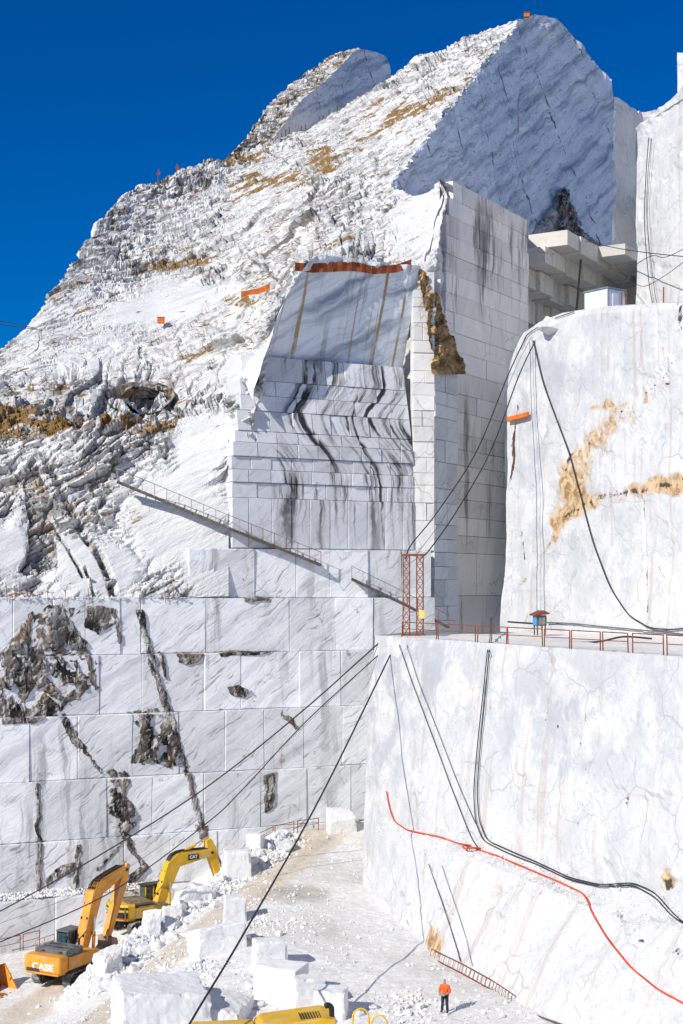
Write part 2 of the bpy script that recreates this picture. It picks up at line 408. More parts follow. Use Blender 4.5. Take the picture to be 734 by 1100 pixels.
def glass_mat():
    b = NB('cab_glass'); f = b.noise(b.n('TexCoord', out=3), 2., 3.)
    return b.out(b.mix(b.ramp(f, .4, .7), (.015, .045, .055), (.05, .12, .13)), .12, spec=.6)
M_GLASS = glass_mat()
M_WHITEPAINT = simple('white_paint', (.78, .78, .77), .6, 0, .08)
M_YELLOWPAINT = simple('yellow_paint', (.80, .52, .02), .45, 0, .1)
M_BLACK = simple('black_paint', (.018, .018, .02), .5, 0, .2)
M_REDPAINT = simple('red_paint', (.6, .03, .03), .5, 0, .1)
M_WOOD = simple('grey_timber', (.13, .105, .085), .9, 0, .4, 3.)
M_BLUEPAINT = simple('blue_paint', (.03, .33, .62), .5, 0, .15)
M_ROOFBROWN = simple('brown_roof', (.22, .06, .04), .8, 0, .3)
M_HUT = simple('hut_panel', (.70, .74, .78), .6, 0, .1, 1.)
M_HUTEDGE = simple('hut_edge', (.22, .26, .30), .6, 0, .2)
M_YBOX = simple('yellow_box', (.85, .62, .16), .6, 0, .1)
M_ALU = simple('galvanised', (.30, .30, .30), .6, .4, .25)
M_HIVIS = simple('orange_jacket', (.88, .13, .015), .8, 0, .2, 6.)
M_TROUSER = simple('dark_trousers', (.03, .034, .045), .9, 0, .3, 6.)
M_SKIN = simple('skin', (.50, .29, .20), .6, 0, .1, 8.)
M_HAIR = simple('dark_hair', (.02, .016, .013), .8, 0, .3, 8.)
# ------------------------------------------------------------------ the plan of the quarry
LW = Line((xof(0, 110), 110), DW)                       # bench wall on the left
LC = Line((xof(250, 118.5), 118.5), (xof(445, 126.5)-xof(250, 118.5), 8.0))   # stained central face
PC_R = LC.at_u(445)                                     # its right end
P_STRIP = Vector((xof(467, 126.6), 126.6))              # end of the pale strip beside it
P_TALL = Vector((xof(480, 133), 133)); LT = Line(P_TALL, DT)   # tall weathered wall
P_TEND = LT.at_u(568)
P_S0 = Vector((xof(420, 153), 153)); P_S1 = Vector((xof(557, 205), 205)); LS = Line(P_S0, P_S1-P_S0)
LP = Line(P_STRIP, (.5, .85))                           # narrow pillar face
EXC = [tuple(LC.at_u(248)), tuple(PC_R), tuple(P_STRIP), tuple(P_TALL), tuple(P_S0), tuple(P_S1), (60, 275), (140, 275), (140, 50), (LC.at_u(248).x, 50)]

# mountain: vertical profiles at several columns, eleven columns x nine points (distance, row)
SEC = {
 -360: [(97, 655), (102, 590), (107, 520), (111, 492), (117, 480), (123, 474), (129, 470), (137, 468), (165, 530)],
 -70: [(108, 648), (113, 565), (117, 475), (121, 446), (127, 428), (133, 420), (139, 412), (146, 408), (172, 470)],
 0:   [(111, 645), (115, 560), (119, 462), (124, 432), (130, 413), (136, 399), (142, 387), (147, 379), (175, 440)],
 50:  [(112, 645), (116, 560), (120, 462), (125, 438), (132, 412), (140, 378), (147, 348), (152, 331), (180, 400)],
 100: [(113, 645), (117, 555), (121, 462), (126, 441), (135, 400), (147, 345), (158, 285), (166, 248), (195, 320)],
 128: [(114, 644), (117.5, 552), (121, 462), (126, 442), (136, 398), (150, 332), (165, 258), (174, 212), (205, 290)],
 165: [(115, 643), (118, 550), (121, 463), (126, 443), (137, 395), (153, 320), (172, 240), (184, 189), (210, 260)],
 250: [(117.6, 640), (118.6, 560), (119.6, 472), (123, 440), (137, 375), (155, 298), (178, 218), (197, 165), (225, 230)],
 290: [(118, 640), (119, 500), (119.6, 400), (120.4, 334), (137, 310), (156, 255), (178, 198), (200, 152), (228, 215)],
 314: [(118, 640), (119.3, 490), (120.2, 380), (121.2, 296), (137, 279), (157, 234), (178, 187), (202, 144), (229, 205)],
 330: [(118, 640), (119.5, 480), (120.6, 370), (121.8, 291), (137, 258), (157, 220), (178, 180), (203, 140), (230, 200)],
 395: [(120, 640), (121, 480), (122.5, 370), (124.3, 290), (137, 250), (157, 199), (180, 152), (208, 98), (238, 160)],
 445: [(122, 640), (124, 480), (125.5, 370), (126.6, 288), (137, 232), (157, 177), (180, 122), (210, 58), (240, 120)],
 480: [(123, 640), (125, 480), (127, 340), (128.5, 270), (134, 188), (156, 156), (178, 108), (205, 47), (240, 110)],
 520: [(123, 640), (125, 480), (127, 345), (128.5, 280), (134, 200), (156, 150), (178, 95), (206, 33), (240, 100)],
 560: [(123, 640), (125, 480), (127, 350), (128.5, 290), (134, 215), (156, 145), (178, 85), (207, 20), (240, 90)],
 620: [(123, 640), (125, 480), (127, 350), (128.5, 290), (134, 215), (156, 145), (178, 85), (207, 22), (240, 90)],
}
SEG_ROWS = [62, 66, 30, 50, 66, 66, 60, 26]
NU = 700
us = np.concatenate([np.linspace(-360, -72, 100), np.linspace(-70, 620, 600)])
sk = sorted(SEC); ctrl = np.array([[(Y, zof(v, Y)) for Y, v in SEC[k]] for k in sk])     # (S,9,2)
CT = np.zeros((9, NU, 2))
ker = np.exp(-.5*(np.arange(-18, 19)/4.5)**2); ker /= ker.sum()
for k in range(9):
    for c in range(2):
        y = np.interp(us, sk, ctrl[:, k, c]); yp = np.pad(y, 18, mode='edge'); CT[k, :, c] = np.convolve(yp, ker, 'valid')
rows = []; seg_id = []
for k, n in enumerate(SEG_ROWS):
    for j in range(n): t = j/n; rows.append(CT[k]*(1-t)+CT[k+1]*t); seg_id.append(k+t)
rows.append(CT[8]); seg_id.append(8.)
prof = np.array(rows); seg_id = np.array(seg_id)                                        # (R,NU,2) of (Y,z)
ps = prof.copy()                                                                        # soften the kinks of the profiles
for _ in range(10): ps[1:-1] = (ps[:-2]+2*ps[1:-1]+ps[2:])/4
prof = ps
Xg = (us[None, :]-U0)/F*prof[:, :, 0]
BASE = np.stack([Xg, prof[:, :, 0], prof[:, :, 1]], -1)
def slope_z(x, y):                            # height of the undisturbed slope above a plan point
    u = U0+F*x/y; i = min(float(np.interp(u, us, np.arange(NU))), NU-1.001); a = int(i); t = i-a
    col = prof[:, a]*(1-t)+prof[:, a+1]*t
    return float(np.interp(y, col[:, 0], col[:, 1]))

def rock_disp(p, amp, k=0, fine=1.):                   # craggy bedded rock: displacement along the normal
    ca, sa = math.cos(math.radians(29)), math.sin(math.radians(29))
    al = p[:, 0]*ca+p[:, 2]*sa; ac = -p[:, 0]*sa+p[:, 2]*ca
    q = np.stack([al*.30, p[:, 1]*.55, ac], 1)
    w1 = fbm(q*np.array([.35, .35, .25]), 3, k+50); w2 = fbm(q*.8, 3, k+55)
    f1, f2, r, t = facets(q*.34+w1[:, None]*.3, k+1)
    g1, g2, r2, t2 = facets(q*.95+w2[:, None]*.2, k+11)
    h1, h2, r3, t3 = facets(np.stack([al*.8, p[:, 1], ac], 1)*1.7, k+23)
    def led(ph): return 1-(ph-np.floor(ph))
    d = led(ac*.30+w1*1.3+r*.8)*1.15*sstep(-.5, .3, w2)+led(ac*1.05+w2*1.2+r2*.6)*.50+(r2-.5)*.30+t*1.0+t2*.62+((r3-.5)*.22+t3*.40)*fine-.9
    crack = np.maximum(sstep(.10, .0, f2-f1), sstep(.15, .0, g2-g1)*.9)
    d -= crack*.25
    d += fbm(p*.10, 3, k+31)*1.1+fbm(q*2.2, 3, k+41)*.12
    return d*amp, crack
def mountain():
    R, n = BASE.shape[:2]; nr = grid_normals(BASE); nr *= np.where(nr[..., 1:2] > 0, -1, 1)
    pts = BASE.reshape(-1, 3); Y = pts[:, 1]
    uu = np.repeat(us[None], R, 0).ravel(); vv = V0-(pts[:, 2]-CZ)*F/Y
    sg = np.repeat(seg_id[:, None], n, 1).ravel()
    jit = fbm(pts*.25, 3, 70)*9
    def blob(cx, cy, rx, ry, tilt=0, soft=.35):
        c, s = math.cos(math.radians(tilt)), math.sin(math.radians(tilt))
        dx, dy = uu-cx+jit, vv-cy+jit*.6
        a, b = (dx*c-dy*s)/rx, (dx*s+dy*c)/ry
        return sstep(1+soft, 1-soft, np.sqrt(a*a+b*b))
    smooth = np.maximum.reduce([blob(175, 326, 78, 20, 10), blob(190, 555, 62, 66), blob(215, 480, 38, 45), blob(105, 610, 60, 36), blob(0, 585, 34, 40), blob(455, 245, 34, 60)*.8,
                                blob(75, 425-45, 75, 18, 12)*.5, blob(235, 610, 40, 40), blob(60, 348, 60, 16, 30)*.4, blob(250, 395, 40, 16, 20)*.6])
    dkpoly = [(38, 490), (62, 545), (58, 602), (20, 614), (34, 560), (22, 510)]
    dk = np.where(in_poly(uu+jit*.7, vv+jit*.7, dkpoly), 1, 0.)+.9*blob(0, 510, 20, 45)+.55*blob(90, 470, 22, 22)+.75*blob(150, 408, 14, 20)
    for ln, wd in (([(48, 487), (66, 525), (92, 575), (110, 600), (126, 645)], 4.), ([(92, 610), (105, 642)], 1.6), ([(185, 452), (176, 490)], 2.), ([(58, 560), (90, 620)], 1.8)):
        dk = np.maximum(dk, 1.0*sstep(wd*1.6, wd*.4, poly_dist(uu+jit*.35, vv+jit*.3, ln, False)))
    dk = np.clip(dk, 0, 1)
    smooth = smooth*(1-dk)
    rough = np.clip(1-smooth*.95, .05, 1)
    behind = np.clip((sg-7)/1, 0, 1)
    near = sstep(0, .25, sg)
    amp = (-.02+1.02*rough)*(.45+.55*near)*np.where(sg < 2, .8, 1.)*(1+.35*dk)
    upp = sstep(3.0, 4.6, sg)
    var = sstep(-.35, .45, fbm(pts*.075, 3, 77))
    amp *= (.85-.24*upp)*(.62+.6*var); rough = rough*(.78+.22*var)
    d, crack = rock_disp(pts*(1-.1*upp[:, None]), amp, 0, 1-.25*upp)
    d -= 1.2*blob(143, 408, 20, 16)                # hollow above the small adit
    hole = ((uu-148)/12.)**2+((vv-423)/6.5)**2
    d -= .35*dk*(1-blob(40, 560, 30, 60)*.5)
    P3 = pts+nr.reshape(-1, 3)*d[:, None]
    grass = np.where((sg > 1.75) & (sg < 3.25), .46*sstep(1.75, 2.1, sg)*sstep(3.35, 2.9, sg)*sstep(260, 200, uu), 0)
    grass = np.maximum(grass, .16*blob(40, 430, 70, 30)); grass = np.maximum(grass, .10+0*grass)*np.where(smooth > .4, 0, 1)
    for (cx, cy, rx, ry, t_) in ((185, 280, 45, 8, 10), (255, 172, 35, 7, 15), (345, 180, 45, 9, 25), (435, 120, 60, 10, 28), (300, 190, 50, 8, 15), (215, 375, 20, 6, 20), (470, 100, 40, 10, 30), (345, 165, 20, 8, 0), (265, 320, 25, 6, 25)):
        grass = np.maximum(grass, .40*blob(cx, cy, rx, ry, t_, .5))
    keep = ~in_poly(pts[:, 0]+.0, pts[:, 1], EXC)
    keep &= ~((uu > 246) & (sg < 2.0) & (vv > 470))
    keep &= hole > 1
    f = grid_faces(R, n, keep)
    v, f, at = compact(P3, f, {'rough': rough, 'crack': crack*rough, 'dark': dk*.55, 'grass': grass})
    tag(link('mountain', mesh_np('mountain', v, f[:, ::-1], M_SLOPE, at)), kind='structure')
mountain()
def adit():                                   # the small dark opening above the path
    rings = []; Y0 = 131.2
    for k, (sc, dy) in enumerate(((3.1, 0), (2.0, 2.5), (1.2, 5), (.9, 8), (.01, 9.5))):
        c = P(148, 423, 130); rings.append([(c.x+sc*1.06*math.cos(a), Y0+dy+((3.6 if math.sin(a) > 0 else 2.2)*math.sin(a) if k == 0 else 0), c.z-.1*k+sc*.62*math.sin(a)) for a in np.linspace(0, 2*math.pi, 17)[:-1]])
    v = np.array(rings).reshape(-1, 3); v = v+np.stack([fbm(v*.9, 3, 5), fbm(v*.9, 3, 6)*.2, fbm(v*.9, 3, 7)], 1)*.18
    f = [(r*16+i, r*16+(i+1) % 16, (r+1)*16+(i+1) % 16, (r+1)*16+i) for r in range(4) for i in range(16)]
    o = link('adit', mesh_np('adit', v, f, M_FRAC)); tag(o, 'small dark tunnel mouth in the slope just above the grassy path', 'tunnel')
adit()

# the farther peak with its cut face
def far_peak():
    E = [(284, 156, 211), (296, 146, 214), (310, 126, 221), (322, 110, 226), (335, 98, 231), (350, 86, 238), (366, 70, 245), (380, 56, 251), (388, 53, 253)]
    Sx = [(246, 166, 203), (258, 152, 208), (266, 142, 213), (280, 122, 222), (293, 108, 228), (308, 96, 234), (330, 74, 244), (356, 61, 254), (381, 52.5, 258)]
    ne, nr_ = 150, 60
    e = np.array([P(*q) for q in E]); s = np.array([P(*q) for q in Sx])
    t = np.linspace(0, len(E)-1, ne)
    e = np.stack([np.interp(t, range(len(E)), e[:, k]) for k in range(3)], 1); s = np.stack([np.interp(t, range(len(E)), s[:, k]) for k in range(3)], 1)
    bk = s+np.array([-8, 26, -22.])
    g = np.concatenate([np.array([e*(1-k/44)+s*(k/44) for k in range(44)]), np.array([s*(1-k/16)+bk*(k/16) for k in range(17)])])
    R, n = g.shape[:2]; nr = grid_normals(g); nr *= np.where(nr[..., 2:3] < 0, -1, 1)
    pts = g.reshape(-1, 3); a = np.repeat(np.minimum(1, np.arange(R)/6.)[:, None], n, 1).ravel()
    d, ck = rock_disp(pts*.7, .40*np.ones(len(pts))*(.25+.75*a), 5)
    P3 = pts+nr.reshape(-1, 3)*d[:, None]
    uu = U0+F*pts[:, 0]/pts[:, 1]
    at = {'rough': np.ones(len(pts)), 'crack': ck, 'dark': np.zeros(len(pts)), 'grass': np.full(len(pts), .22)}
    f = grid_faces(R, n)
    root = tag(link('far_peak', mesh_np('far_peak', P3, f, M_SLOPE, at)), kind='structure')
    # sawn face below that edge
    top = P3[:n]; tot = list(top)
    extra = [P(392, 53, 254), P(404, 56, 258), P(414, 60, 262), P(419, 70, 264)]
    top = np.concatenate([top, np.array(extra)])
    nz = 30; base = top.copy(); base[:, 2] -= 26
    gg = np.array([top*(1-k/(nz-1))+base*(k/(nz-1)) for k in range(nz)])
    pp = gg.reshape(-1, 3); off = fbm(pp*.3, 3, 9)*.25*np.repeat((np.arange(nz) > 0)[:, None], gg.shape[1], 1).ravel()
    pp = pp+np.outer(off, (.93, -.36, 0))
    back = np.array([q+np.array([4, 26, -20.]) for q in top[n-1:]])
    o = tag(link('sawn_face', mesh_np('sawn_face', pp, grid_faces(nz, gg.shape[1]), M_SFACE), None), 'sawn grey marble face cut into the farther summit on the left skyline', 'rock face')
    cap = np.concatenate([top[n-1:], back]); m = len(back)
    link('back_slope', mesh_np('back_slope', cap, [(i, i+1, m+i+1, m+i) for i in range(m-1)], M_SLOPE, {'rough': np.ones(2*m), 'crack': np.zeros(2*m), 'dark': np.zeros(2*m), 'grass': np.zeros(2*m)}), o)
far_peak()

# ------------------------------------------------------------------ sawn panels
def panel(name, line_pts, ztop, zbot, nrm, mat, res=.45, amp=.15, k=0, attrs=None, parent=None, toprough=.0, lean=0., smooth=False):
    """vertical sawn face along plan points, ztop(i,x,y) its upper edge; lean: metres the top stands out over the foot"""
    pts = [Vector(p) for p in line_pts]; L = [0]
    for a, b in zip(pts, pts[1:]): L.append(L[-1]+(b-a).length)
    ns = max(2, int(L[-1]/res)); t = np.linspace(0, L[-1], ns)
    x = np.interp(t, L, [p.x for p in pts]); y = np.interp(t, L, [p.y for p in pts])
    zt = np.array([ztop(a, b) for a, b in zip(x, y)])
    nz = max(3, int((zt.max()-zbot)/res)); q = np.linspace(0, 1, nz)[:, None]
    z = zt[None]*(1-q)+zbot*q
    g = np.stack([np.repeat(x[None], nz, 0), np.repeat(y[None], nz, 0), z], -1)
    g[:, :, 0] += nrm[0]*lean*(1-q); g[:, :, 1] += nrm[1]*lean*(1-q)
    p = g.reshape(-1, 3)
    off = fbm(p*.22, 4, k)*amp+(facets(p*np.array([.25, .25, .16]), k+3)[2]-.5)*amp*1.2
    if toprough: off += fbm(p*1.2, 3, k+8)*toprough*np.repeat(np.exp(-np.arange(nz)*res/1.0)[:, None], ns, 1).ravel()
    p = p+np.outer(off, (nrm[0], nrm[1], 0))
    at = attrs(p) if attrs else None
    return link(name, mesh_np(name, p, grid_faces(nz, ns), mat, at, smooth), parent)
def tri_patch(name, poly, plane, mat, parent, res=.3, amp=.5, k=0, sink=.15, offz=None):
    """rough broken rock standing out of a wall: poly in photo pixels, plane(u) -> Line at that wall, displaced along its normal"""
    us_ = [p[0] for p in poly]; vs_ = [p[1] for p in poly]
    ln = plane; s0, s1 = ln.s_at(min(us_)), ln.s_at(max(us_)); Ym = ln.at((s0+s1)/2).y
    pz = [(ln.s_at(a), zof(b, ln.at_u(a).y)) for a, b in poly]
    z0, z1 = min(p[1] for p in pz), max(p[1] for p in pz)
    ss = np.arange(s0-.7, s1+.7, res); zz = np.arange(z0-.7, z1+.7, res)
    S, Z = np.meshgrid(ss, zz); sf, zf = S.ravel(), Z.ravel()
    jp = np.stack([sf, zf*0+k, zf], 1); j = fbm(jp*.9, 4, k, .7)*(.55 if amp > .3 else .12)
    ins = in_poly(sf+j, zf+j*.8, pz); dist = poly_dist(sf+j, zf+j*.8, pz)*np.where(ins, 1, -1)
    e = np.clip(dist/(.7 if amp > .3 else .3), -1, 1)
    p = np.stack([ln.a.x+ln.d.x*sf, ln.a.y+ln.d.y*sf, zf], 1)
    f1, f2, r, t = facets(p*np.array([.9, .9, .6]), k+2); g1, g2, r2, t2 = facets(p*2.2, k+7)
    amp = amp*.75
    off = ((r-.35)*.9+t*1.1+(r2-.5)*.35+t2*.5)*amp*np.clip(e, 0, 1)+sink+.40*np.clip(e*1.6, -1, .3)-.12
    p = p+np.outer(off, (ln.n.x, ln.n.y, 0))
    if offz: p = p+np.outer([offz(q_) for q_ in zf], (ln.n.x, ln.n.y, 0))
    f = grid_faces(len(zz), len(ss), dist > -.6)
    v, f, _ = compact(p, f)
    return link(name, mesh_np(name, v, f, mat), parent)

def block_mesh(name, ln, s0, s1, z0, z1, off0, off1, depth, mat, rnd, jit=.03, ch=.05, gap=.03, diag=0):
    """one sawn block in the wall: front face between s0..s1 and z0..z1, set out by off (lower, upper)"""
    s0 += gap; s1 -= gap; z0 += gap; z1 -= gap
    pr = rnd.uniform(-.05, .07)
    def J(): return rnd.uniform(-jit, jit)
    def pt(s, z, o): p = ln.at(s, o); return (p.x, p.y, z)
    rim = [(s0, z0), (s1, z0), (s1, z1), (s0, z1)]
    fr = [(s0+ch, z0+ch), (s1-ch, z0+ch), (s1-ch, z1-ch), (s0+ch, z1-ch)]
    tilt = [J()+pr for _ in range(4)]
    offz = lambda z: off0+(off1-off0)*(z-z0)/max(z1-z0, .01)
    v = [pt(s+J(), z+J(), offz(z)+tilt[i]) for i, (s, z) in enumerate(fr)]
    v += [pt(s, z, offz(z)-ch+pr) for s, z in rim]
    v += [pt(s, z, min(off0, off1)-depth) for s, z in rim]
    f = [(0, 1, 2, 3)]
    for a in (0, 4):
        for i in range(4): j = (i+1) % 4; f.append((a+4+i, a+4+j, a+j, a+i))
    f.append((11, 10, 9, 8))
    c = np.array(v).mean(0)
    me = mesh_np(name, np.array(v)-c, np.array(f), mat)
    return me, c
def block_wall(root, ln, zs, joints, off, mat, rnd, depth=1.6, name='block', skip=None, gap=.03, ch=.05, jit=.03):
    """zs: course boundaries from the top; joints(i): list of s; off(z): how far the face stands out"""
    for i, (z1, z0) in enumerate(zip(zs, zs[1:])):
        js = joints(i)
        for a, b in zip(js, js[1:]):
            if skip and skip(i, a, b): continue
            me, c = block_mesh(name, ln, a, b, z0, z1, off(z0+.01), off(z1-.01), depth, mat, rnd, jit, ch, gap)
            link(name, me, root, c)
def backing(root, ln, s0, s1, zs, off, mat, d=.5, name='core'):
    v = []
    for z in zs:
        for s in (s0, s1): p = ln.at(s, off(z)-d); v.append((p.x, p.y, z))
    link(name, mesh_np(name, v, [(2*i+2, 2*i+3, 2*i+1, 2*i) for i in range(len(zs)-1)], mat), root)
M_JOINT = simple('dark_joint', (.16, .155, .15), .9, 0, .3)
R_ = random.Random(11)

# left bench wall -----------------------------------------------------------
wall = thing('quarry_wall', 'stepped grey marble bench wall of big sawn blocks behind the two excavators', 'quarry wall')
ZS = [3.2, -.96, -5.5, -10.25, -15.3, -20, -24, -31]
ZS = [z+CZ for z in ZS]
def offw(z):
    for i in range(7):
        if z >= ZS[i+1] or i == 6: zm = (ZS[i]+ZS[i+1])/2-CZ; break
    return -.085*(zm+5)+(1.6 if i == 6 else 0)+(-.3 if i == 0 else 0)
JU = [[206, 232, 277, 322, 358, 400, 436, 468], [-350, -285, -220, -150, -95, -60, 14, 57, 92, 130, 152, 222, 312, 361, 402, 468], [-350, -285, -220, -150, -95, -60, 50, 106, 152, 218, 258, 320, 365, 402, 468],
      [-350, -285, -220, -150, -95, -60, 30, 82, 140, 190, 239, 281, 323, 365, 400, 440], [-350, -285, -220, -150, -95, -60, 38, 112, 160, 215, 276, 325, 372, 410], [-350, -285, -220, -150, -95, -60, 38, 80, 128, 178, 228, 280, 330, 380], [-350, -285, -220, -150, -95, -60, 50, 82, 140, 200, 262, 330]]
block_wall(wall, LW, ZS, lambda i: [LW.s_at(u) for u in JU[i]], offw, M_WALL, R_, 2.0, gap=.016, ch=.045, jit=.06)
backing(wall, LW, LW.s_at(-350), LW.s_at(470), [ZS[1]-.02]+ZS[2:], lambda z: offw(z+.01)-.3, M_JOINT)
backing(wall, LW, LW.s_at(206), LW.s_at(470), ZS[:2], lambda z: offw(z)-.5, M_JOINT)
class OffLine(Line):
    def __init__(s, ln, off): s.a = ln.a+ln.n*off; s.d = ln.d; s.n = ln.n
FP = [([(0, 705), (28, 664), (58, 648), (84, 650), (76, 682), (98, 712), (103, 732), (84, 752), (60, 766), (0, 766)], .12, .5),
      ([(143, 761), (174, 761), (188, 795), (196, 822), (150, 822), (134, 822), (146, 795)], .45, .4),
      ([(107, 829), (130, 829), (136, 862), (143, 884), (130, 898), (120, 872), (112, 850)], .7, .4),
      ([(146, 655), (154, 655), (164, 700), (176, 745), (194, 800), (200, 826), (193, 822), (176, 768), (160, 712), (152, 680)], .35, .25),
      ([(189, 701), (220, 701), (214, 710), (200, 714), (192, 710)], .2, .2), ([(242, 738), (256, 735), (270, 742), (262, 750), (248, 746)], .25, .15),
      ([(205, 884), (220, 884), (217, 908), (208, 900)], .85, .2), ([(278, 832), (292, 828), (290, 866), (280, 872)], .5, .25), ([(95, 650), (124, 652), (128, 668), (104, 684), (92, 672)], .05, .25),
      ([(60, 766), (70, 764), (92, 806), (112, 830), (104, 830), (80, 800)], .45, .25), ([(46, 940), (58, 928), (78, 922), (80, 934), (62, 938), (48, 950)], 1.0, .25),
      ([(122, 945), (150, 925), (155, 930), (134, 952)], 1.0, .2), ([(0, 766), (30, 760), (56, 764), (40, 775), (0, 778)], .4, .2), ([(36, 838), (40, 838), (41, 950), (36, 958)], .85, .1), ([(78, 905), (84, 903), (82, 955), (76, 950)], .95, .1),
      ([(193, 820), (199, 820), (206, 850), (224, 905), (219, 906), (203, 862)], .5, .12), ([(128, 895), (133, 893), (150, 925), (146, 928)], .5, .1),
      ([(64, 655), (68, 653), (96, 700), (106, 740), (101, 742), (90, 706)], .3, .12), ([(30, 660), (36, 656), (34, 690), (26, 720), (22, 716), (28, 688)], .3, .15), ([(122, 655), (126, 653), (132, 690), (128, 692)], .3, .08), ([(170, 700), (174, 699), (180, 730), (177, 731)], .3, .08),
      ([(130, 898), (134, 896), (104, 930), (100, 934), (98, 930)], .5, .08), ([(232, 700), (300, 700), (262, 705), (236, 706)], .2, .08), ([(262, 642), (292, 640), (290, 645), (266, 647)], .2, .08), ([(298, 760), (312, 772), (320, 780), (316, 782), (302, 770)], .2, .07)]
for i, (poly, so, am) in enumerate(FP):
    tri_patch('fractured_rock', poly, OffLine(LW, .05), M_FRAC, wall, .2 if am > .3 else .13, am, 100+i*7, .08, offw)
# stained central face -------------------------------------------------------
cf = thing('quarry_wall', 'tall sawn face with black water streaks under the rusty barrier', 'quarry wall')
ZC_ = [19.9, 17.7, 16.35, 15.0, 13.2, 12.2, 11.0, 9.9, 8.8, 7.5, 3.25]; ZC_ = [z+CZ for z in ZC_]
def offc(z):
    z -= CZ
    return .25 if z < 8.8 else (.25-.03*(z-8.8) if z < 12 else (.15-.22*(z-12)))
LEFTU = [266, 263, 261, 256, 252, 249, 248, 248, 248, 248]
sR = LC.s_at(443.)
def jc(i):
    s = LC.s_at(LEFTU[i]); out = [s]; k0 = s+R_.uniform(1.2, 2.4)
    while k0 < sR-.8: out.append(k0); k0 += R_.uniform(1.75, 2.2)
    return out+[sR]
_co = [R_.uniform(-.09, .09) for _ in range(12)]
block_wall(cf, LC, ZC_, jc, lambda z: offc(z)+_co[sum(1 for q in ZC_ if q > z)], M_CENT, R_, 3., gap=.018, ch=.03, jit=.02)
backing(cf, LC, LC.s_at(268), sR, ZC_, lambda z: offc(z)-.1, M_JOINT)
def topc(x, y): return min(slope_z(x, y+.3)+.35, CZ+28.6)
panel('core', [LC.at(LC.s_at(254), -3.6), LC.at(LC.s_at(445), -3.6), P_STRIP+Vector((.6, 1.5))], lambda x, y: min(slope_z(x, y)-.2, CZ+28), CZ-5, LC.n, M_BOULDER, 1., .1, 22, parent=cf)
up = panel('upper_face', [LC.at(s, -2.4) for s in np.linspace(LC.s_at(266), LC.s_at(446), 40)], topc, CZ+19.85, LC.n, M_SKY_BLUE, .35, .10, 21, parent=cf, toprough=.35, lean=3.3)
# pale strip and pillar -------------------------------------------------------
stp = thing('quarry_wall', 'narrow pale sunlit strip of sawn courses right of the black streaks', 'quarry wall')
L_ST = Line(LC.at(sR, .12), P_STRIP-LC.at(sR, .12))
Ls = (P_STRIP-LC.at(sR, .12)).length
zs_ = [28.3]
while zs_[-1] > 4.6: zs_.append(zs_[-1]-R_.choice([1.1, 1.4, 1.6]))
zs_ = [z+CZ for z in zs_[:-1]]+[CZ+3.2]
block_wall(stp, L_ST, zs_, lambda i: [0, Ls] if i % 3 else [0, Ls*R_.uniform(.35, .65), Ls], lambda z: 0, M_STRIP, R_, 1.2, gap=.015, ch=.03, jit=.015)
pil = thing('quarry_wall', 'slim blue shaded pillar of squared blocks below the brown fracture', 'quarry wall')
zs_ = [19.7]
while zs_[-1] > -3: zs_.append(zs_[-1]-R_.choice([1.2, 1.3, 2.0, 2.4]))
zs_ = [z+CZ for z in zs_]+[CZ-4.5]
Lp = LP.s_at(492)
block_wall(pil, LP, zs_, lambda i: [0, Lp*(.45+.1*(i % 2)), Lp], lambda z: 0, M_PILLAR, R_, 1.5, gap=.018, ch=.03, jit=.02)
LP2 = Line(LP.at(Lp), (-.85, .5))                      # its right return
# tall weathered wall ---------------------------------------------------------
tw = thing('quarry_wall', 'tallest weathered grey wall of thin sawn courses with dark vertical streaks', 'quarry wall')
zs_ = [38.7]
while zs_[-1] > 4.5: zs_.append(zs_[-1]-R_.choice([1.5, 1.75, 1.9, 2.1]))
zs_ = [z+CZ for z in zs_[:-1]]+[CZ+3.2, CZ-.9, CZ-5]
sT = (P_TEND-P_TALL).length
def jt(i):
    s = (1.3 if i < 1 else .5 if i < 2 else -.2) if zs_[i] > CZ+20 else .2; out = [s]; s += R_.uniform(1, 3)
    while s < sT-1: out.append(s); s += R_.uniform(4.5, 9.)
    return out+[sT]
block_wall(tw, LT, zs_, jt, lambda z: 0, M_TALL, R_, 2., gap=.016, ch=.03, jit=.03)
backing(tw, LT, 0, sT-.1, [zs_[0]-.1, zs_[-1]], lambda z: -.25, M_JOINT)
# flank of rough rock between strip and tall wall, with the brown fracture
fl = panel('rock_flank', [P_STRIP+Vector((-.6, .5)), P_TALL+Vector((-.4, .5))], lambda x, y: slope_z(x, y)+.3, CZ-4, (.95, -.3), M_SLOPE, .3, .5, 33,
           attrs=lambda p: {'rough': np.full(len(p), .6), 'crack': np.zeros(len(p)), 'dark': np.zeros(len(p)), 'grass': np.zeros(len(p))})
tag(fl, 'white broken rock flank between the pale strip and the tallest wall', 'rock face')
def quad_patch(name, corners, mat, parent, nr, nc, amp, k):
    a, b, c, d = [np.array(P(*q)) for q in corners]     # tl, tr, br, bl
    g = np.zeros((nr, nc, 3))
    for i in range(nr):
        t = i/(nr-1); l = a*(1-t)+d*t; r = b*(1-t)+c*t
        g[i] = l[None]*(1-np.linspace(0, 1, nc)[:, None])+r[None]*np.linspace(0, 1, nc)[:, None]
    n = grid_normals(g); n *= np.where(n[..., 1:2] > 0, -1, 1); p = g.reshape(-1, 3)
    f1, f2, r, t = facets(p*.8, k); g1, g2, r2, t2 = facets(p*2., k+9)
    p = p+n.reshape(-1, 3)*(((r-.5)+t+(r2-.5)*.4+t2*.5)*amp)[:, None]
    return link(name, mesh_np(name, p, grid_faces(nr, nc), mat), parent)
quad_patch('brown_fracture', [(450, 287, 125.7), (463, 300, 126.6), (502, 402, 130.6), (467, 402, 126.0)], M_OCHRE, fl, 60, 22, .4, 60)

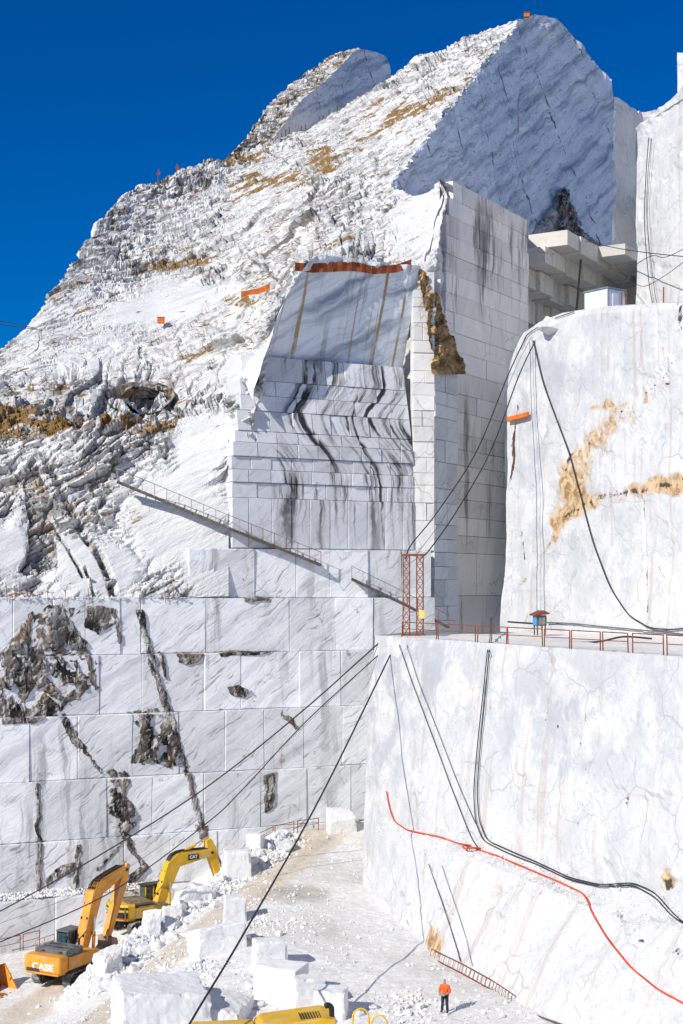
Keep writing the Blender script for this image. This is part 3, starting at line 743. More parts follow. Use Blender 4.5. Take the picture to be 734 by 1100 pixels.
# summit block: shaded cut face ------------------------------------------------
sf = thing('summit_block', 'huge sawn summit block with blue shaded banded face and dark diagonal cracks', 'rock face')
def tops(x, y): return slope_z(x, y)+.15
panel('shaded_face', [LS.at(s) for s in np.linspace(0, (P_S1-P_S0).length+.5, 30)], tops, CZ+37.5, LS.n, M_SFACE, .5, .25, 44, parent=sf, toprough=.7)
TOPF2 = [(557, 20, 205), (563, 21, 206), (574, 15.5, 208), (586, 18, 210.3), (600, 23, 213), (608, 30, 214.5), (656, 87, 224), (660, 110, 225)]
_t = [P(*q) for q in TOPF2]
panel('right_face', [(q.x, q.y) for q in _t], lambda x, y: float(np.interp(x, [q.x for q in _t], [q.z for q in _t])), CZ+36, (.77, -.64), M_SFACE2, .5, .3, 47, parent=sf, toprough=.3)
tt = np.array([tuple(q) for q in _t]); bb = tt+np.array([3, 30, -22.]); nn = len(tt)
tp = np.concatenate([tt, bb]); link('back_slope', mesh_np('back_slope', tp, [(i, i+1, nn+i+1, nn+i) for i in range(nn-1)], M_SLOPE, {'rough': np.ones(2*nn), 'crack': np.zeros(2*nn), 'dark': np.zeros(2*nn), 'grass': np.zeros(2*nn)}), sf)
b0 = [(P_TALL.x, P_TALL.y), (P_TEND.x, P_TEND.y), (xof(568, 168), 168), (48, 225), (P_S1.x, P_S1.y), (P_S0.x, P_S0.y)]
link('bench_top', mesh_np('bench_top', [(x, y, CZ+38.2) for x, y in b0], [(0, 1, 2, 5), (2, 3, 4, 5)], M_BOULDER), sf)
end = panel('right_end', [tuple(_t[-1])[:2], (xof(660, 240), 240)], lambda x, y: _t[-1].z-(y-225)*.8, CZ+30, (1, -.2), M_SFACE, 1., .2, 49, parent=sf)
# broken dark rock above the hollow
LF2 = Line((_t[0].x, _t[0].y), (_t[-1].x-_t[0].x, _t[-1].y-_t[0].y))
tri_patch('pale_fracture', [(603, 206), (609, 203), (614, 222), (624, 246), (642, 262), (648, 275), (560, 268), (576, 246), (584, 240), (592, 226), (598, 222)], OffLine(LF2, .4), M_OCHRE2, sf, .4, 1.3, 74, .3)
tri_patch('dark_fracture', [(605, 205), (609, 204), (612, 222), (620, 240), (626, 262), (606, 264), (602, 244), (606, 228), (601, 216)], OffLine(LF2, 1.3), M_FRAC, sf, .4, 1.0, 70, .3)

# hollow with its stepped underside --------------------------------------------
cv = thing('rock_overhang', 'stepped beige underside of the overhang above the right hand bench', 'rock face')
e = Vector((.51, .86)).normalized(); nn_ = Vector((e.y, -e.x))
O = P_TEND+e*.3
def slab(name, a0, a1, b0_, b1_, z0, z1, mat=M_CAVE):
    v = []
    for z in (z0, z1):
        for a, b_ in ((a0, b0_), (a1, b0_), (a1, b1_), (a0, b1_)): p = O+e*a+nn_*b_; v.append((p.x, p.y, z+CZ))
    v = np.array(v); c = v.mean(0)
    link(name, mesh_np(name, v-c, [(3, 2, 1, 0), (4, 5, 6, 7), (0, 1, 5, 4), (1, 2, 6, 5), (2, 3, 7, 6), (3, 0, 4, 7)], mat), cv, c)
for a0, a1, b1_, z0, z1 in ((5, 31, 2.4, 36.9, 38.6), (4, 30.5, .2, 35.0, 36.9), (3, 30, -2., 32.8, 35.0), (2, 29.5, -4.2, 30.2, 32.8), (14, 31, 5.5, 37.6, 38.6)):
    a = a0
    while a < a1-1:                              # broken off slab by slab
        nx = min(a1, a+R_.uniform(3.2, 6.5)); slab('step', a, nx-.04, -9 if b1_ < 5 else 2.4, b1_+R_.uniform(-.35, .3), z0+R_.uniform(-.25, .2), z1+R_.uniform(-.02, .0)); a = nx
slab('back_wall', 29, 33, -8, 22, 14, 38.4); slab('left_wall', 0, 31, -12, -6.5, 14, 31)
# right side faces: shaded strip and sunlit face above the upper terrace --------
rs = thing('quarry_wall', 'deep blue shaded strip of wall behind the sunlit face at far right', 'quarry wall')
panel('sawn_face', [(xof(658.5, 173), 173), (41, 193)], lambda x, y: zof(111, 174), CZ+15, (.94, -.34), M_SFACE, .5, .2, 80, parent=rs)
panel('cap', [(xof(660, 174), 174.2), (xof(690, 181), 181), (xof(790, 176), 176)], lambda x, y: zof(110-(x-33)*.35, 176), CZ+35, (-.2, -.98), M_WHITE, .6, .4, 82, attrs=lambda p: {'ochre': np.zeros(len(p)), 'dark': np.zeros(len(p)), 'grey': np.zeros(len(p))}, parent=rs, toprough=.5)
rl = thing('quarry_wall', 'sunlit white sawn face at the far right above the upper terrace', 'quarry wall')
LR = Line((xof(683, 150), 150), DR)
zero = lambda p: {'ochre': np.zeros(len(p)), 'dark': np.zeros(len(p)), 'grey': np.full(len(p), .15)}
panel('sawn_face', [LR.at(0), LR.at(40)], lambda x, y: zof(138, 150)+min((150-y)*.25, 4), CZ+18, LR.n*-1 if LR.n.x > 0 else LR.n, M_WHITE, .5, .18, 84, attrs=zero, parent=rl, toprough=.3)
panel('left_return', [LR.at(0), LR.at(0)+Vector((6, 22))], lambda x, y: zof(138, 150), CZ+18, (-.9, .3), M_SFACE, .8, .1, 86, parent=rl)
link('top', mesh_np('top', [(*LR.at(0), zof(138, 150)-.1), (*LR.at(40), zof(138, 150)+3.5), (*(LR.at(40)+Vector((40, 40))), zof(138, 150)+3.5), (*(LR.at(0)+Vector((6, 30))), zof(138, 150)-.1)], [(0, 1, 2, 3)], M_BOULDER), rl)
pp = thing('rock_pillar', 'small white rock pinnacle cut by the right edge of the skyline', 'rock face')
panel('sawn_face', [(xof(728, 182), 182), (xof(760, 180), 180), (xof(762, 190), 190), (xof(730, 190), 190), (xof(728, 182), 182)], lambda x, y: zof(56, 182)-(x-43)*.2, zof(112, 182), (-.5, -.8), M_WHITE, .6, .3, 88, attrs=zero, parent=pp)
# ------------------------------------------------------------------ the two white benches on the right
def bench(name, label, foot_line, s0, s1, prof_, mat, res, attrs, k, amp=.22, hfun=None):
    """loft: prof_(s) -> list of (offset out, z) from the top edge down; rows resampled evenly"""
    ss = np.arange(s0, s1+res, res); ns = len(ss); segs = None; cols = []
    for s in ss:
        pr = prof_(s); q = np.array(pr); d = np.r_[0, np.cumsum(np.hypot(*np.diff(q, axis=0).T))]
        cols.append((q, d))
    K = len(cols[0][0]); n_seg = [max(1, int(np.mean([c[1][i+1]-c[1][i] for c in cols])/res)) for i in range(K-1)]
    tpar = np.concatenate([np.linspace(i, i+1, n, endpoint=False) for i, n in enumerate(n_seg)]+[[K-1]])
    g = np.zeros((len(tpar), ns, 3))
    for j, s in enumerate(ss):
        q = cols[j][0]; off = np.interp(tpar, range(K), q[:, 0]); z = np.interp(tpar, range(K), q[:, 1])
        b = foot_line.at(s); g[:, j, 0] = b.x+foot_line.n.x*off; g[:, j, 1] = b.y+foot_line.n.y*off; g[:, j, 2] = z
    p = g.reshape(-1, 3); uu = U0+F*p[:, 0]/np.maximum(p[:, 1], 1); vv = V0-(p[:, 2]-CZ)*F/np.maximum(p[:, 1], 1)
    f1, f2, r, t = facets(p*np.array([.16, .16, .2]), k); g1, g2, r2, t2 = facets(p*.7, k+5)
    at = attrs(uu, vv, p)
    rg = at.pop('rg')
    off = (fbm(p*.10, 3, k+9)*amp*1.6+((r-.5)*.5+t*.4)*amp*1.3*rg+((r2-.5)*.25+t2*.35)*rg*amp+fbm(p*.9, 3, k+2)*.012*(1+3*rg))
    off -= at.pop('cut', 0)
    tp = np.repeat(tpar[:, None], ns, 1).ravel()
    n = grid_normals(g).reshape(-1, 3); n *= np.where((n[:, 0]*foot_line.n.x+n[:, 1]*foot_line.n.y+.4*n[:, 2])[:, None] < 0, -1, 1)
    p = p+n*(off*np.clip(tp*3, .0, 1))[:, None]
    f = grid_faces(len(tpar), ns)
    o = link(name, mesh_np(name, p, f, mat, at))
    return tag(o, label, 'quarry wall'), g
LRL = Line((xof(404, 102.5), 102.5), (.425, -.905)); LRL.n = Vector((-.905, -.425))
LRU = Line((xof(545, 121), 121), (.415, -.91)); LRU.n = Vector((-.91, -.415))
def gauss(uu, vv, cx, cy, rx, ry, tilt=0):
    c, s = math.cos(math.radians(tilt)), math.sin(math.radians(tilt)); dx, dy = uu-cx, vv-cy
    a, b = (dx*c-dy*s)/rx, (dx*s+dy*c)/ry
    return np.exp(-.5*(a*a+b*b))
def lower_prof(s):
    le = float(sstep(0, 5, s)); lz = CZ-16.2-.5*min(max(s, 0), 40)/40
    ow = .75+.55*le; bo = float(np.interp(s, [0, 2, 11, 20, 31, 60], [.95, 1.3, 3.3, 4.9, 5.5, 6.5]))
    return [(0, CZ-3.55), (.35, CZ-8), (ow, lz), (ow+.02+min(.9, .30*(bo-ow))*le, lz-.3), (ow+(bo-ow)*.62, CZ-19.6), (bo, CZ-22.1), (bo+.4, CZ-23.4)]
def attr_low(uu, vv, p):
    n = fbm(p*.3, 3, 3)*6
    oc = .55*gauss(uu+n, vv+n, 471, 1014, 9, 16)+.5*gauss(uu, vv, 722, 945, 7, 14)+.30*gauss(uu, vv, 676, 858, 3, 12)
    oc += .22*gauss(uu+n*.3, vv, 529, 800, 2.5, 70)+.2*gauss(uu+n*.3, vv, 588, 790, 2, 70)
    dk = .5*gauss(uu, vv, 676, 862, 2, 12)+.42*sstep(5, 1, poly_dist(uu+n*.4, vv+n*.5, [(588, 795), (640, 838), (690, 842), (734, 850)], False))*.5+.5*gauss(uu, vv, 722, 950, 5, 8)
    dk += .40*sstep(3, .5, poly_dist(uu+n*.4, vv+n*.4, [(662, 1010), (700, 1012), (740, 1030)], False))
    for pl in ([(460, 752), (500, 748), (530, 745), (545, 742)], [(575, 875), (605, 845), (632, 820)], [(628, 760), (628, 800)], [(700, 960), (734, 972)], [(640, 930), (600, 900), (575, 880)], [(560, 760), (600, 780), (628, 800), (632, 850), (622, 890)], [(672, 800), (670, 850), (720, 870)], [(585, 1000), (560, 1040)], [(690, 1010), (734, 1020)], [(455, 905), (470, 960)], [(418, 905), (440, 1000)]):
        dk = np.maximum(dk, .36*sstep(1.5, .2, poly_dist(uu+n*.6, vv+n*.5, pl, False)))
    for uu0, v0_, v1_, a_ in ((529, 745, 900, .36), (534, 745, 800, .3), (588, 745, 900, .36), (442, 730, 890, .26), (404, 690, 860, .26), (420, 850, 950, .25), (480, 750, 820, .22)):
        oc = np.maximum(oc, a_*sstep(2.2, .4, np.abs(uu-uu0+n*.15))*(vv > v0_)*(vv < v1_))
    gy = .8*gauss(uu, vv, 455, 720, 45, 45)+.7*gauss(uu, vv, 400, 790, 30, 60)+.5*gauss(uu, vv, 590, 750, 60, 40)+.35*gauss(uu, vv, 690, 760, 60, 60)+.5*gauss(uu, vv, 600, 830, 40, 40)+.25*gauss(uu, vv, 420, 900, 20, 60)
    rg = .30+.8*sstep(895, 960, vv+0*uu)+.25*sstep(600, 720, uu)
    return {'ochre': oc, 'dark': dk, 'grey': gy, 'rg': rg}
lowb, _ = bench('quarry_wall', 'big white sawn bench on the right with the railing along its top', LRL, -.2, 58, lower_prof, M_WHITE, .25, attr_low, 130, .25)
# left end of the lower bench
panel('end_face', [LRL.at(-.2), LRL.at(-.2, .4)+Vector((3, 8)), LRL.at(-.2)+Vector((8, 22))], lambda x, y: CZ-3.6, CZ-23, (-1, .1), M_WHITE, .6, .15, 140, attrs=zero, parent=lowb)
def upper_prof(s):
    u = U0+F*LRU.at(s).x/LRU.at(s).y
    H = float(np.interp(u, [545, 547, 550, 555, 562, 578, 600, 640, 734, 900], [zof(452, 121), zof(420, 121), zof(392, 120), zof(372, 119), zof(355, 118), zof(343, 116), zof(335, 113.5), zof(329, 109), zof(323, 99), zof(316, 86)]))
    return [(-.35, H), (.0, H-.6), (0, CZ+9), (0.15, CZ+2), (.5, CZ-3.9)]
def attr_up(uu, vv, p):
    n = fbm(p*.25, 3, 13)*9
    band = sstep(30, 4, poly_dist(uu+n, vv+n, [(600, 560), (618, 515), (645, 478), (675, 440), (705, 400), (725, 370)], False))
    oc = .24*band+.42*gauss(uu+n, vv+n, 614, 520, 16, 24, 30)+.2*gauss(uu+n, vv+n, 650, 470, 26, 12, 35)+.4*gauss(uu+n, vv, 712, 522, 28, 7)+.3*gauss(uu+n*.5, vv+n*.5, 640, 441, 24, 3.5, 14)+.45*gauss(uu+n, vv, 601, 560, 8, 8)
    ln1 = sstep(3.5, .6, poly_dist(uu+n*.35, vv, [(600, 562), (578, 610), (548, 640)], False)); ln2 = sstep(3, .5, poly_dist(uu+n*.3, vv, [(600, 566), (585, 620), (565, 668)], False))
    oc = oc+.36*np.maximum(ln1, ln2)
    dk = .40*sstep(6, 1, poly_dist(uu+n*.5, vv+n*.4, [(610, 555), (650, 532), (690, 526), (715, 520), (740, 512)], False))+.32*np.maximum(ln1, ln2)*.7+.3*gauss(uu+n, vv+n, 608, 500, 14, 14)+.3*gauss(uu, vv, 551, 490, 2, 30)+.42*gauss(uu, vv, 733, 340, 4, 18)
    saw = np.maximum(sstep(1.1, .2, np.abs(uu-692+n*.04))*(vv > 537), sstep(1.0, .2, np.abs(uu-708))*(vv < 412))
    saw = np.maximum(saw, sstep(1.0, .2, np.abs(vv-558))*(uu > 701)*.8)
    dk = dk+.42*saw+.40*sstep(2.2, .4, poly_dist(uu+n*.3, vv+n*.3, [(556, 435), (552, 480), (547, 520)], False))
    for a_, b_ in (((645, 470), (600, 505)), ((725, 385), (662, 452)), ((670, 520), (640, 548)), ((620, 470), (602, 545)), ((734, 405), (700, 412)), ((560, 570), (566, 610)), ((700, 590), (716, 625))):
        dk = np.maximum(dk, .38*sstep(2., .3, poly_dist(uu+n*.5, vv+n*.4, [a_, b_], False)))
    oc = oc+.30*sstep(14, 2, poly_dist(uu+n, vv+n*.7, [(612, 552), (650, 534), (690, 526), (715, 520), (745, 510)], False))+.2*gauss(uu+n, vv+n, 715, 470, 25, 30)*.6
    gy = .55*gauss(uu, vv, 570, 470, 22, 80)+.5*gauss(uu, vv, 620, 400, 50, 30)+.4*gauss(uu, vv, 640, 590, 60, 50)+.3*gauss(uu, vv, 670, 345, 40, 12)
    cut = .16*sstep(1.6, .3, np.abs(uu-692))*(vv > 537)+.12*sstep(1.4, .3, np.abs(uu-708))*(vv < 412)
    rg = .32+.9*band+.3*gauss(uu, vv, 700, 580, 50, 70)
    return {'ochre': oc, 'dark': dk, 'grey': gy, 'rg': rg, 'cut': cut}
upb, _ = bench('quarry_wall', 'upper white bench face on the right with the ochre brown vein', LRU, 0, 56, upper_prof, M_WHITE, .22, attr_up, 160, .22)
panel('end_face', [LRU.at(0, .1), LRU.at(0)+Vector((5, 14)), LRU.at(0)+Vector((9, 32))], lambda x, y: min(CZ+14+(y-121)*3, CZ+21), CZ-4, (-1, .2), M_WHITE, .6, .15, 170, attrs=zero, parent=upb)
# terraces (walked on)
def sheet(name, pts_fn, nu, nv, mat, amp, k, attrs=None):
    g = np.array([[pts_fn(i/(nu-1), j/(nv-1)) for j in range(nv)] for i in range(nu)])
    p = g.reshape(-1, 3); p[:, 2] += fbm(p*.5, 4, k)*amp
    me = mesh_np(name, p, grid_faces(nu, nv), mat, {'track': np.zeros(len(p)), 'damp': np.zeros(len(p))} if attrs is None else attrs(p))
    o = link(name, me)
    if me.polygons[0].normal.z < 0: me.flip_normals()
    return tag(o, kind='structure')
def terr(a, b):
    s = a*58-.2; q = LRL.at(s); back = Vector((q.x+18+6*a, q.y+11)); r = q.lerp(back, b); return (r.x, r.y, CZ-3.62+.0*b)
sheet('lower_terrace', terr, 150, 50, M_GROUND, .05, 5, lambda p: {'track': np.full(len(p), .2), 'damp': .12*sstep(10, 2, poly_dist(p[:, 0], p[:, 1], [tuple(LRL.at(0)), tuple(LRL.at(40))], False))})
def terr2(a, b):
    s = a*56; q = LRU.at(s, -.3); top = upper_prof(s)[0][1]; back = Vector((q.x+14, q.y+26)); r = q.lerp(back, b); return (r.x, r.y, top-.03)
sheet('upper_terrace', terr2, 100, 30, M_GROUND, .05, 6)

# ------------------------------------------------------------------ ground
GP = [(478, 1090, -22.3), (560, 1095, -22.3), (420, 1060, -22.3), (400, 985, -22.2), (330, 1000, -22.1), (340, 1060, -22.4), (300, 1098, -22.9), (440, 1130, -22.5), (700, 1240, -22.6), (330, 950, -21.6), (380, 930, -21.4),
      (345, 893, -20.6), (372, 884, -20.2), (300, 925, -21.3), (255, 960, -22.2), (190, 1010, -23.2), (215, 1045, -22.6), (150, 1060, -23.8), (110, 1095, -24.6), (230, 1095, -23.0), (270, 1050, -22.5)]
gpts = [(xof(u, -z*F/(v-V0)), -z*F/(v-V0), z) for u, v, z in GP]
gpts += [(xof(65, 97), 97, -27.4), (xof(20, 99), 99, -27.6), (xof(-30, 100), 100, -27.9), (xof(30, 91), 91, -27.8), (xof(-20, 88), 88, -28), (xof(60, 88), 88, -27.5), (xof(105, 101), 101, -26.9), (xof(150, 107), 107, -26.2), (xof(60, 107), 107, -27.2), (xof(10, 107), 107, -27.8),
         (xof(200, 111), 111, -24.6), (xof(240, 113), 113, -23.2), (xof(290, 116.5), 116.5, -21.0), (xof(330, 119), 119, -20.2), (xof(360, 122), 122, -20), (0, 60, -22.8), (12, 55, -22.8), (-14, 66, -24.5), (-30, 75, -28), (2, 125, -20), (20, 60, -22.6), (20, 100, -22), (0, 20, -24), (-60, 90, -30), (60, 60, -24)]
G = np.array(gpts)
def tps(d): return np.where(d > 1e-9, d*d*np.log(np.maximum(d, 1e-9)), 0)
Dm = np.hypot(G[:, None, 0]-G[None, :, 0], G[:, None, 1]-G[None, :, 1]); nG = len(G)
A = np.zeros((nG+3, nG+3)); A[:nG, :nG] = tps(Dm)+np.eye(nG)*8.; A[:nG, nG] = 1; A[:nG, nG+1:] = G[:, :2]; A[nG:, :nG] = A[:nG, nG:].T
WG = np.linalg.solve(A, np.r_[G[:, 2], 0, 0, 0])
BERM = [P(100, 1072, 92).xy, P(128, 1050, 95).xy, P(165, 1010, 99).xy, P(215, 965, 104.5).xy, P(262, 930, 110).xy, P(300, 905, 114).xy]
BERM = [tuple(q) for q in BERM]
def ground_z(x, y):
    x = np.atleast_1d(np.asarray(x, float)); y = np.atleast_1d(np.asarray(y, float))
    xc, yc = np.clip(x, -45, 35), np.clip(y, 45, 128)
    d = np.hypot(xc[:, None]-G[None, :, 0], yc[:, None]-G[None, :, 1])
    z = tps(d)@WG[:nG]+WG[nG]+WG[nG+1]*xc+WG[nG+2]*yc
    bd = poly_dist(xc, yc, BERM, False); z = z+1.3*np.exp(-(bd/1.5)**2)*sstep(-27, -19, xc)
    far = np.maximum(np.abs(x-xc), np.abs(y-yc)); z = z-.25*np.minimum(far, 60)
    return z+CZ
def gz(x, y): return float(ground_z(x, y)[0])
def ground():
    xs = np.r_[-4000, -1500, -600, -250, -120, -70, np.arange(-45, 26, .33), 32, 45, 70, 120, 250, 600, 1500, 4000]
    ys = np.r_[-3000, -800, -200, -40, 10, 30, 45, np.arange(55, 128, .33), 135, 160, 250, 500, 1500, 5000]
    X, Y = np.meshgrid(xs, ys); x, y = X.ravel(), Y.ravel()
    z = ground_z(x, y); p = np.stack([x, y, z], 1)
    core = (x > -44) & (x < 25) & (y > 54) & (y < 127)
    z = z+np.where(core, fbm(p*.25, 4, 90)*.10+fbm(p*1.2, 3, 91)*.03, 0)
    bd = poly_dist(x, y, BERM, False)
    road = [P(60, 1115, 76).xy, P(135, 1062, 84).xy, P(215, 995, 93).xy, P(270, 950, 101).xy, P(318, 915, 110).xy, P(350, 893, 117).xy]; road = [tuple(q) for q in road]
    tk = sstep(3.2, .8, poly_dist(x, y, road, False))
    low = [tuple(P(20, 1090, 91).xy), tuple(P(80, 1060, 96).xy), tuple(P(130, 1020, 103).xy)]
    tk = np.maximum(tk, .7*sstep(4, 1, poly_dist(x, y, low, False)))
    u_ = U0+F*x/np.maximum(y, 1); v_ = V0-(z-CZ)*F/np.maximum(y, 1)
    dm = .6*gauss(u_, v_, 330, 960, 35, 12)+.62*gauss(u_, v_, 353, 998, 16, 12)+.4*gauss(u_, v_, 300, 960, 30, 8)+.35*gauss(u_, v_, 310, 905, 40, 10)
    for lx in (-1.1, 1.1):                       # wheel ruts
        z = z-.10*np.exp(-((poly_dist(x+lx, y, road, False))/.35)**2)
    p[:, 2] = z
    ok = (x > -46) & (x < 26)
    me = mesh_np('ground', p, grid_faces(len(ys), len(xs)), M_GROUND, {'track': tk, 'damp': dm})
    tag(link('ground', me), kind='structure')
ground()
# ------------------------------------------------------------------ placing things on surfaces
def ground_hit(u, v):
    Y = np.arange(48, 126, .1); x = (u-U0)/F*Y; z = CZ-(v-V0)/F*Y; g = ground_z(x, Y)
    i = np.argmax(z <= g) if (z <= g).any() else len(Y)-1
    return Vector((x[i], Y[i], g[i]))
def text_mesh(txt, size, ext=.008):
    cu = bpy.data.curves.new('lettering', 'FONT'); cu.body = txt; cu.size = size; cu.extrude = ext; cu.align_x = 'CENTER'; cu.align_y = 'CENTER'; cu.offset = size*.035
    t = bpy.data.objects.new('lettering_tmp', cu); C.objects.link(t); bpy.context.view_layer.update()
    me = bpy.data.meshes.new_from_object(t.evaluated_get(bpy.context.evaluated_depsgraph_get()))
    bpy.data.objects.remove(t); return me
def lettering(txt, size, mat, parent, loc, rot, sx=1.):
    me = text_mesh(txt, size); me.materials.clear(); me.materials.append(mat)
    o = link('lettering', me, parent, loc, rot); o.scale = (sx, 1, 1); return o
def cyl(bm, a, b, r, seg=10): bm_tube(bm, [a, b], r, seg)

def excavator(label, loc, heading, paint, style, house_turn=0.):
    root = thing('excavator', label, 'excavator', loc, heading)
    tw_, tl, th = .62, 4.5, .98
    for sy in (-1, 1):                                   # crawler tracks
        y = sy*1.3
        fr = box_part('track', (0, y, .5), (tl-.9, .42, .46), M_MACHDARK, root, .05)
        bm = bmesh.new(); r = th/2; path = []
        for i in range(15): path.append((-(tl/2-r)+(tl-2*r)*i/14, th, 0.))
        for i in range(1, 8): a = math.pi/2-math.pi*i/8; path.append((tl/2-r+r*math.cos(a), r+r*math.sin(a), a-math.pi/2))
        for i in range(15): path.append(((tl/2-r)-(tl-2*r)*i/14, 0., math.pi))
        for i in range(1, 8): a = -math.pi/2-math.pi*i/8; path.append((-(tl/2-r)+r*math.cos(a), r+r*math.sin(a), a-math.pi/2))
        for (px, pz, a) in path:
            M = Matrix.Translation((px, y, pz)) @ Matrix.Rotation(-a, 4, 'Y')
            bm_box(bm, (0, 0, 0), (.25, tw_, .07), M); bm_box(bm, (.06, 0, .05), (.05, tw_, .06), M)
        bm_finish(bm, 'track_belt', M_TRACK, fr)
        for wx, wr in ((-tl/2+r, .42), (tl/2-r, .42)):
            bm = bmesh.new(); cyl(bm, (wx, y-.2, r), (wx, y+.2, r), wr, 14); cyl(bm, (wx, y-.27, r), (wx, y+.27, r), .16, 8); bm_finish(bm, 'wheel', M_MACHDARK, fr)
        bm = bmesh.new()
        for i in range(6): wx = -1.4+i*.56; cyl(bm, (wx, y-.24, .2), (wx, y+.24, .2), .15, 8)
        bm_finish(bm, 'rollers', M_MACHDARK, fr)
    box_part('undercarriage', (0, 0, .72), (2.2, 2.1, .5), M_MACHDARK, root, .06)
    bm = bmesh.new(); cyl(bm, (0, 0, .95), (0, 0, 1.2), .75, 18); bm_finish(bm, 'slew_ring', M_MACHDARK, root)
    H = link('house', None, root, (0, 0, 0), (0, 0, house_turn))
    bm = bmesh.new(); bm_prism(bm, [(-2.5, 1.2), (2.0, 1.2), (2.0, 1.62), (1.2, 1.95), (-2.5, 2.15)], -1.42, 1.42); ho = bm_finish(bm, 'deck', paint if style == 'a' else M_DECK, H, bevel=.03)
    if style == 'a':
        bm = bmesh.new(); bm_box(bm, (-2.75, 0, 1.72), (.95, 3.05, 1.12), None, .10); cw = bm_finish(bm, 'counterweight', paint, H)
        box_part('lower_lip', (-2.80, 0, 1.10), (.8, 2.7, .14), paint, H, .03)
        box_part('side_panel', (-.6, -1.46, 1.72), (3.2, .06, .75), paint, H, .02); box_part('side_panel', (-.6, 1.46, 1.72), (3.2, .06, .75), paint, H, .02)
        box_part('stripe', (-3.24, .72, 1.33), (.02, 1.1, .22), M_MACHDARK, H, .005)
        lettering('CASE', .62, M_WHITEPAINT, H, (-3.235, -.1, 1.55), (math.radians(90), 0, math.radians(-90)), 1.25)
        box_part('engine_hood', (-1.35, 0, 2.32), (1.9, 2.7, .46), M_HOOD, H, .08)
        for i in range(5): box_part('hood_slat', (-2.0+i*.33, -.15, 2.57), (.16, 2.3, .05), M_MACHDARK if i % 2 else M_HOOD, H, .015)
        for y in (-.9, .6): box_part('hood_hinge', (-2.33, y, 2.42), (.08, .22, .08), M_BLACK, H, .01)
        bm = bmesh.new(); cyl(bm, (-.35, -.9, 2.2), (-.35, -.9, 2.95), .09, 10); bm_finish(bm, 'exhaust_pipe', M_MACHDARK, H)
    else:
        n = 14; prof_ = []
        bm = bmesh.new()
        pl = [(-1.7, 1.5)]+[(-2.35-.75*math.cos(math.pi/2*(1-abs(t))) if False else -2.3-.8*math.cos(t*math.pi/2)**.7, 1.5*t) for t in np.linspace(1, -1, n)]+[(-1.7, -1.5)]
        def ring(z, k=1.): return [bm.verts.new((-1.7+(x+1.7)*k, y*k, z)) for x, y in pl]
        rr = [ring(1.12, .92), ring(1.2, .98), ring(1.3), ring(2.2), ring(2.32, .96)]
        for a, b_ in zip(rr, rr[1:]):
            for i in range(len(pl)): j = (i+1) % len(pl); bm.faces.new((a[i], a[j], b_[j], b_[i]))
        bm.faces.new(rr[-1]); bm.faces.new(rr[0][::-1])
        bm_finish(bm, 'counterweight', paint, H, smooth=False)
        def band(z0, z1, mat, k=1.012, name='stripe'):
            bm = bmesh.new(); a = [bm.verts.new((-1.7+(x+1.7)*k, y*k, z0)) for x, y in pl[1:-1]]; b_ = [bm.verts.new((-1.7+(x+1.7)*k, y*k, z1)) for x, y in pl[1:-1]]
            for i in range(len(a)-1): bm.faces.new((a[i], a[i+1], b_[i+1], b_[i]))
            bm_finish(bm, name, mat, H)
        band(1.36, 1.80, M_BLACK); band(1.28, 1.345, M_REDPAINT, 1.014); band(1.98, 2.16, M_BLACK)
        lettering('CAT', .42, M_WHITEPAINT, H, (-3.165, .0, 1.6), (math.radians(90), 0, math.radians(-90)), 1.15)
        bm = bmesh.new(); bm_prism(bm, [(-.16, 1.42), (.16, 1.42), (0, 1.62)], -.01, .01, Matrix.Translation((-3.15, -.06, 0)) @ Matrix.Rotation(math.radians(90), 4, 'Z')); bm_finish(bm, 'triangle_mark', M_YELLOWPAINT, H)
        box_part('engine_hood', (-1.1, -.1, 2.26), (1.9, 2.3, .30), M_DECK, H, .08)
        for i in range(4): box_part('hood_slat', (-1.8+i*.4, -.1, 2.43), (.12, 1.9, .05), M_DECK, H, .015)
        box_part('side_panel', (-.2, -1.46, 1.62), (3.0, .06, .75), paint, H, .02); box_part('side_panel', (-.2, 1.46, 1.62), (3.0, .06, .75), paint, H, .02)
    # cab
    cab = link('cab', None, H, (.35, .95, 1.35))
    CM = M_HOOD if style == 'a' else M_BLACK
    box_part('cab_floor', (.65, 0, .25), (1.6, 1.0, .62), CM if style == 'a' else paint, cab, .04)
    for x, y in ((-.12, -.47), (-.12, .47), (1.35, -.47), (1.35, .47), (.55, -.48), (.55, .48)): box_part('post', (x, y, 1.12), (.10, .08, 1.2), CM if style == 'a' else M_EXC_YELLOW, cab, .02)
    box_part('cab_roof', (.62, 0, 1.76), (1.68, 1.12, .13), CM, cab, .05)
    for nm, c, sz in (('window', (.2, -.46, 1.12), (.58, .03, 1.08)), ('window', (.96, -.46, 1.12), (.68, .03, 1.08)), ('window', (.2, .46, 1.12), (.58, .03, 1.08)), ('window', (.96, .46, 1.12), (.68, .03, 1.08)), ('rear_window', (-.13, 0, 1.18), (.03, .82, .9)), ('windscreen', (1.37, 0, 1.12), (.03, .84, 1.1))):
        box_part(nm, c, sz, M_GLASS, cab, .008)
    # handrails
    bm = bmesh.new()
    for y in (1.38,):
        for x in (-2.2, -1.2, -.2): bm_tube(bm, [(x, y, 2.1), (x, y, 2.95)], .025, 5)
        for z in (2.55, 2.95): bm_tube(bm, [(-2.2, y, z), (-.2, y, z)], .025, 5)
    bm_finish(bm, 'handrail', paint, H)
    # boom, stick, bucket: side profiles in xz
    if style == 'a':
        B = [(1.0, 1.65), (2.55, 5.35), (3.0, 5.75), (6.0, 6.5)]; ST0, ST1 = (6.4, 6.85), (4.0, 2.0)
    else:
        B = [(1.0, 1.65), (2.2, 4.55), (2.7, 4.95), (5.6, 5.2)]; ST0, ST1 = (5.35, 6.25), (6.35, 3.0)
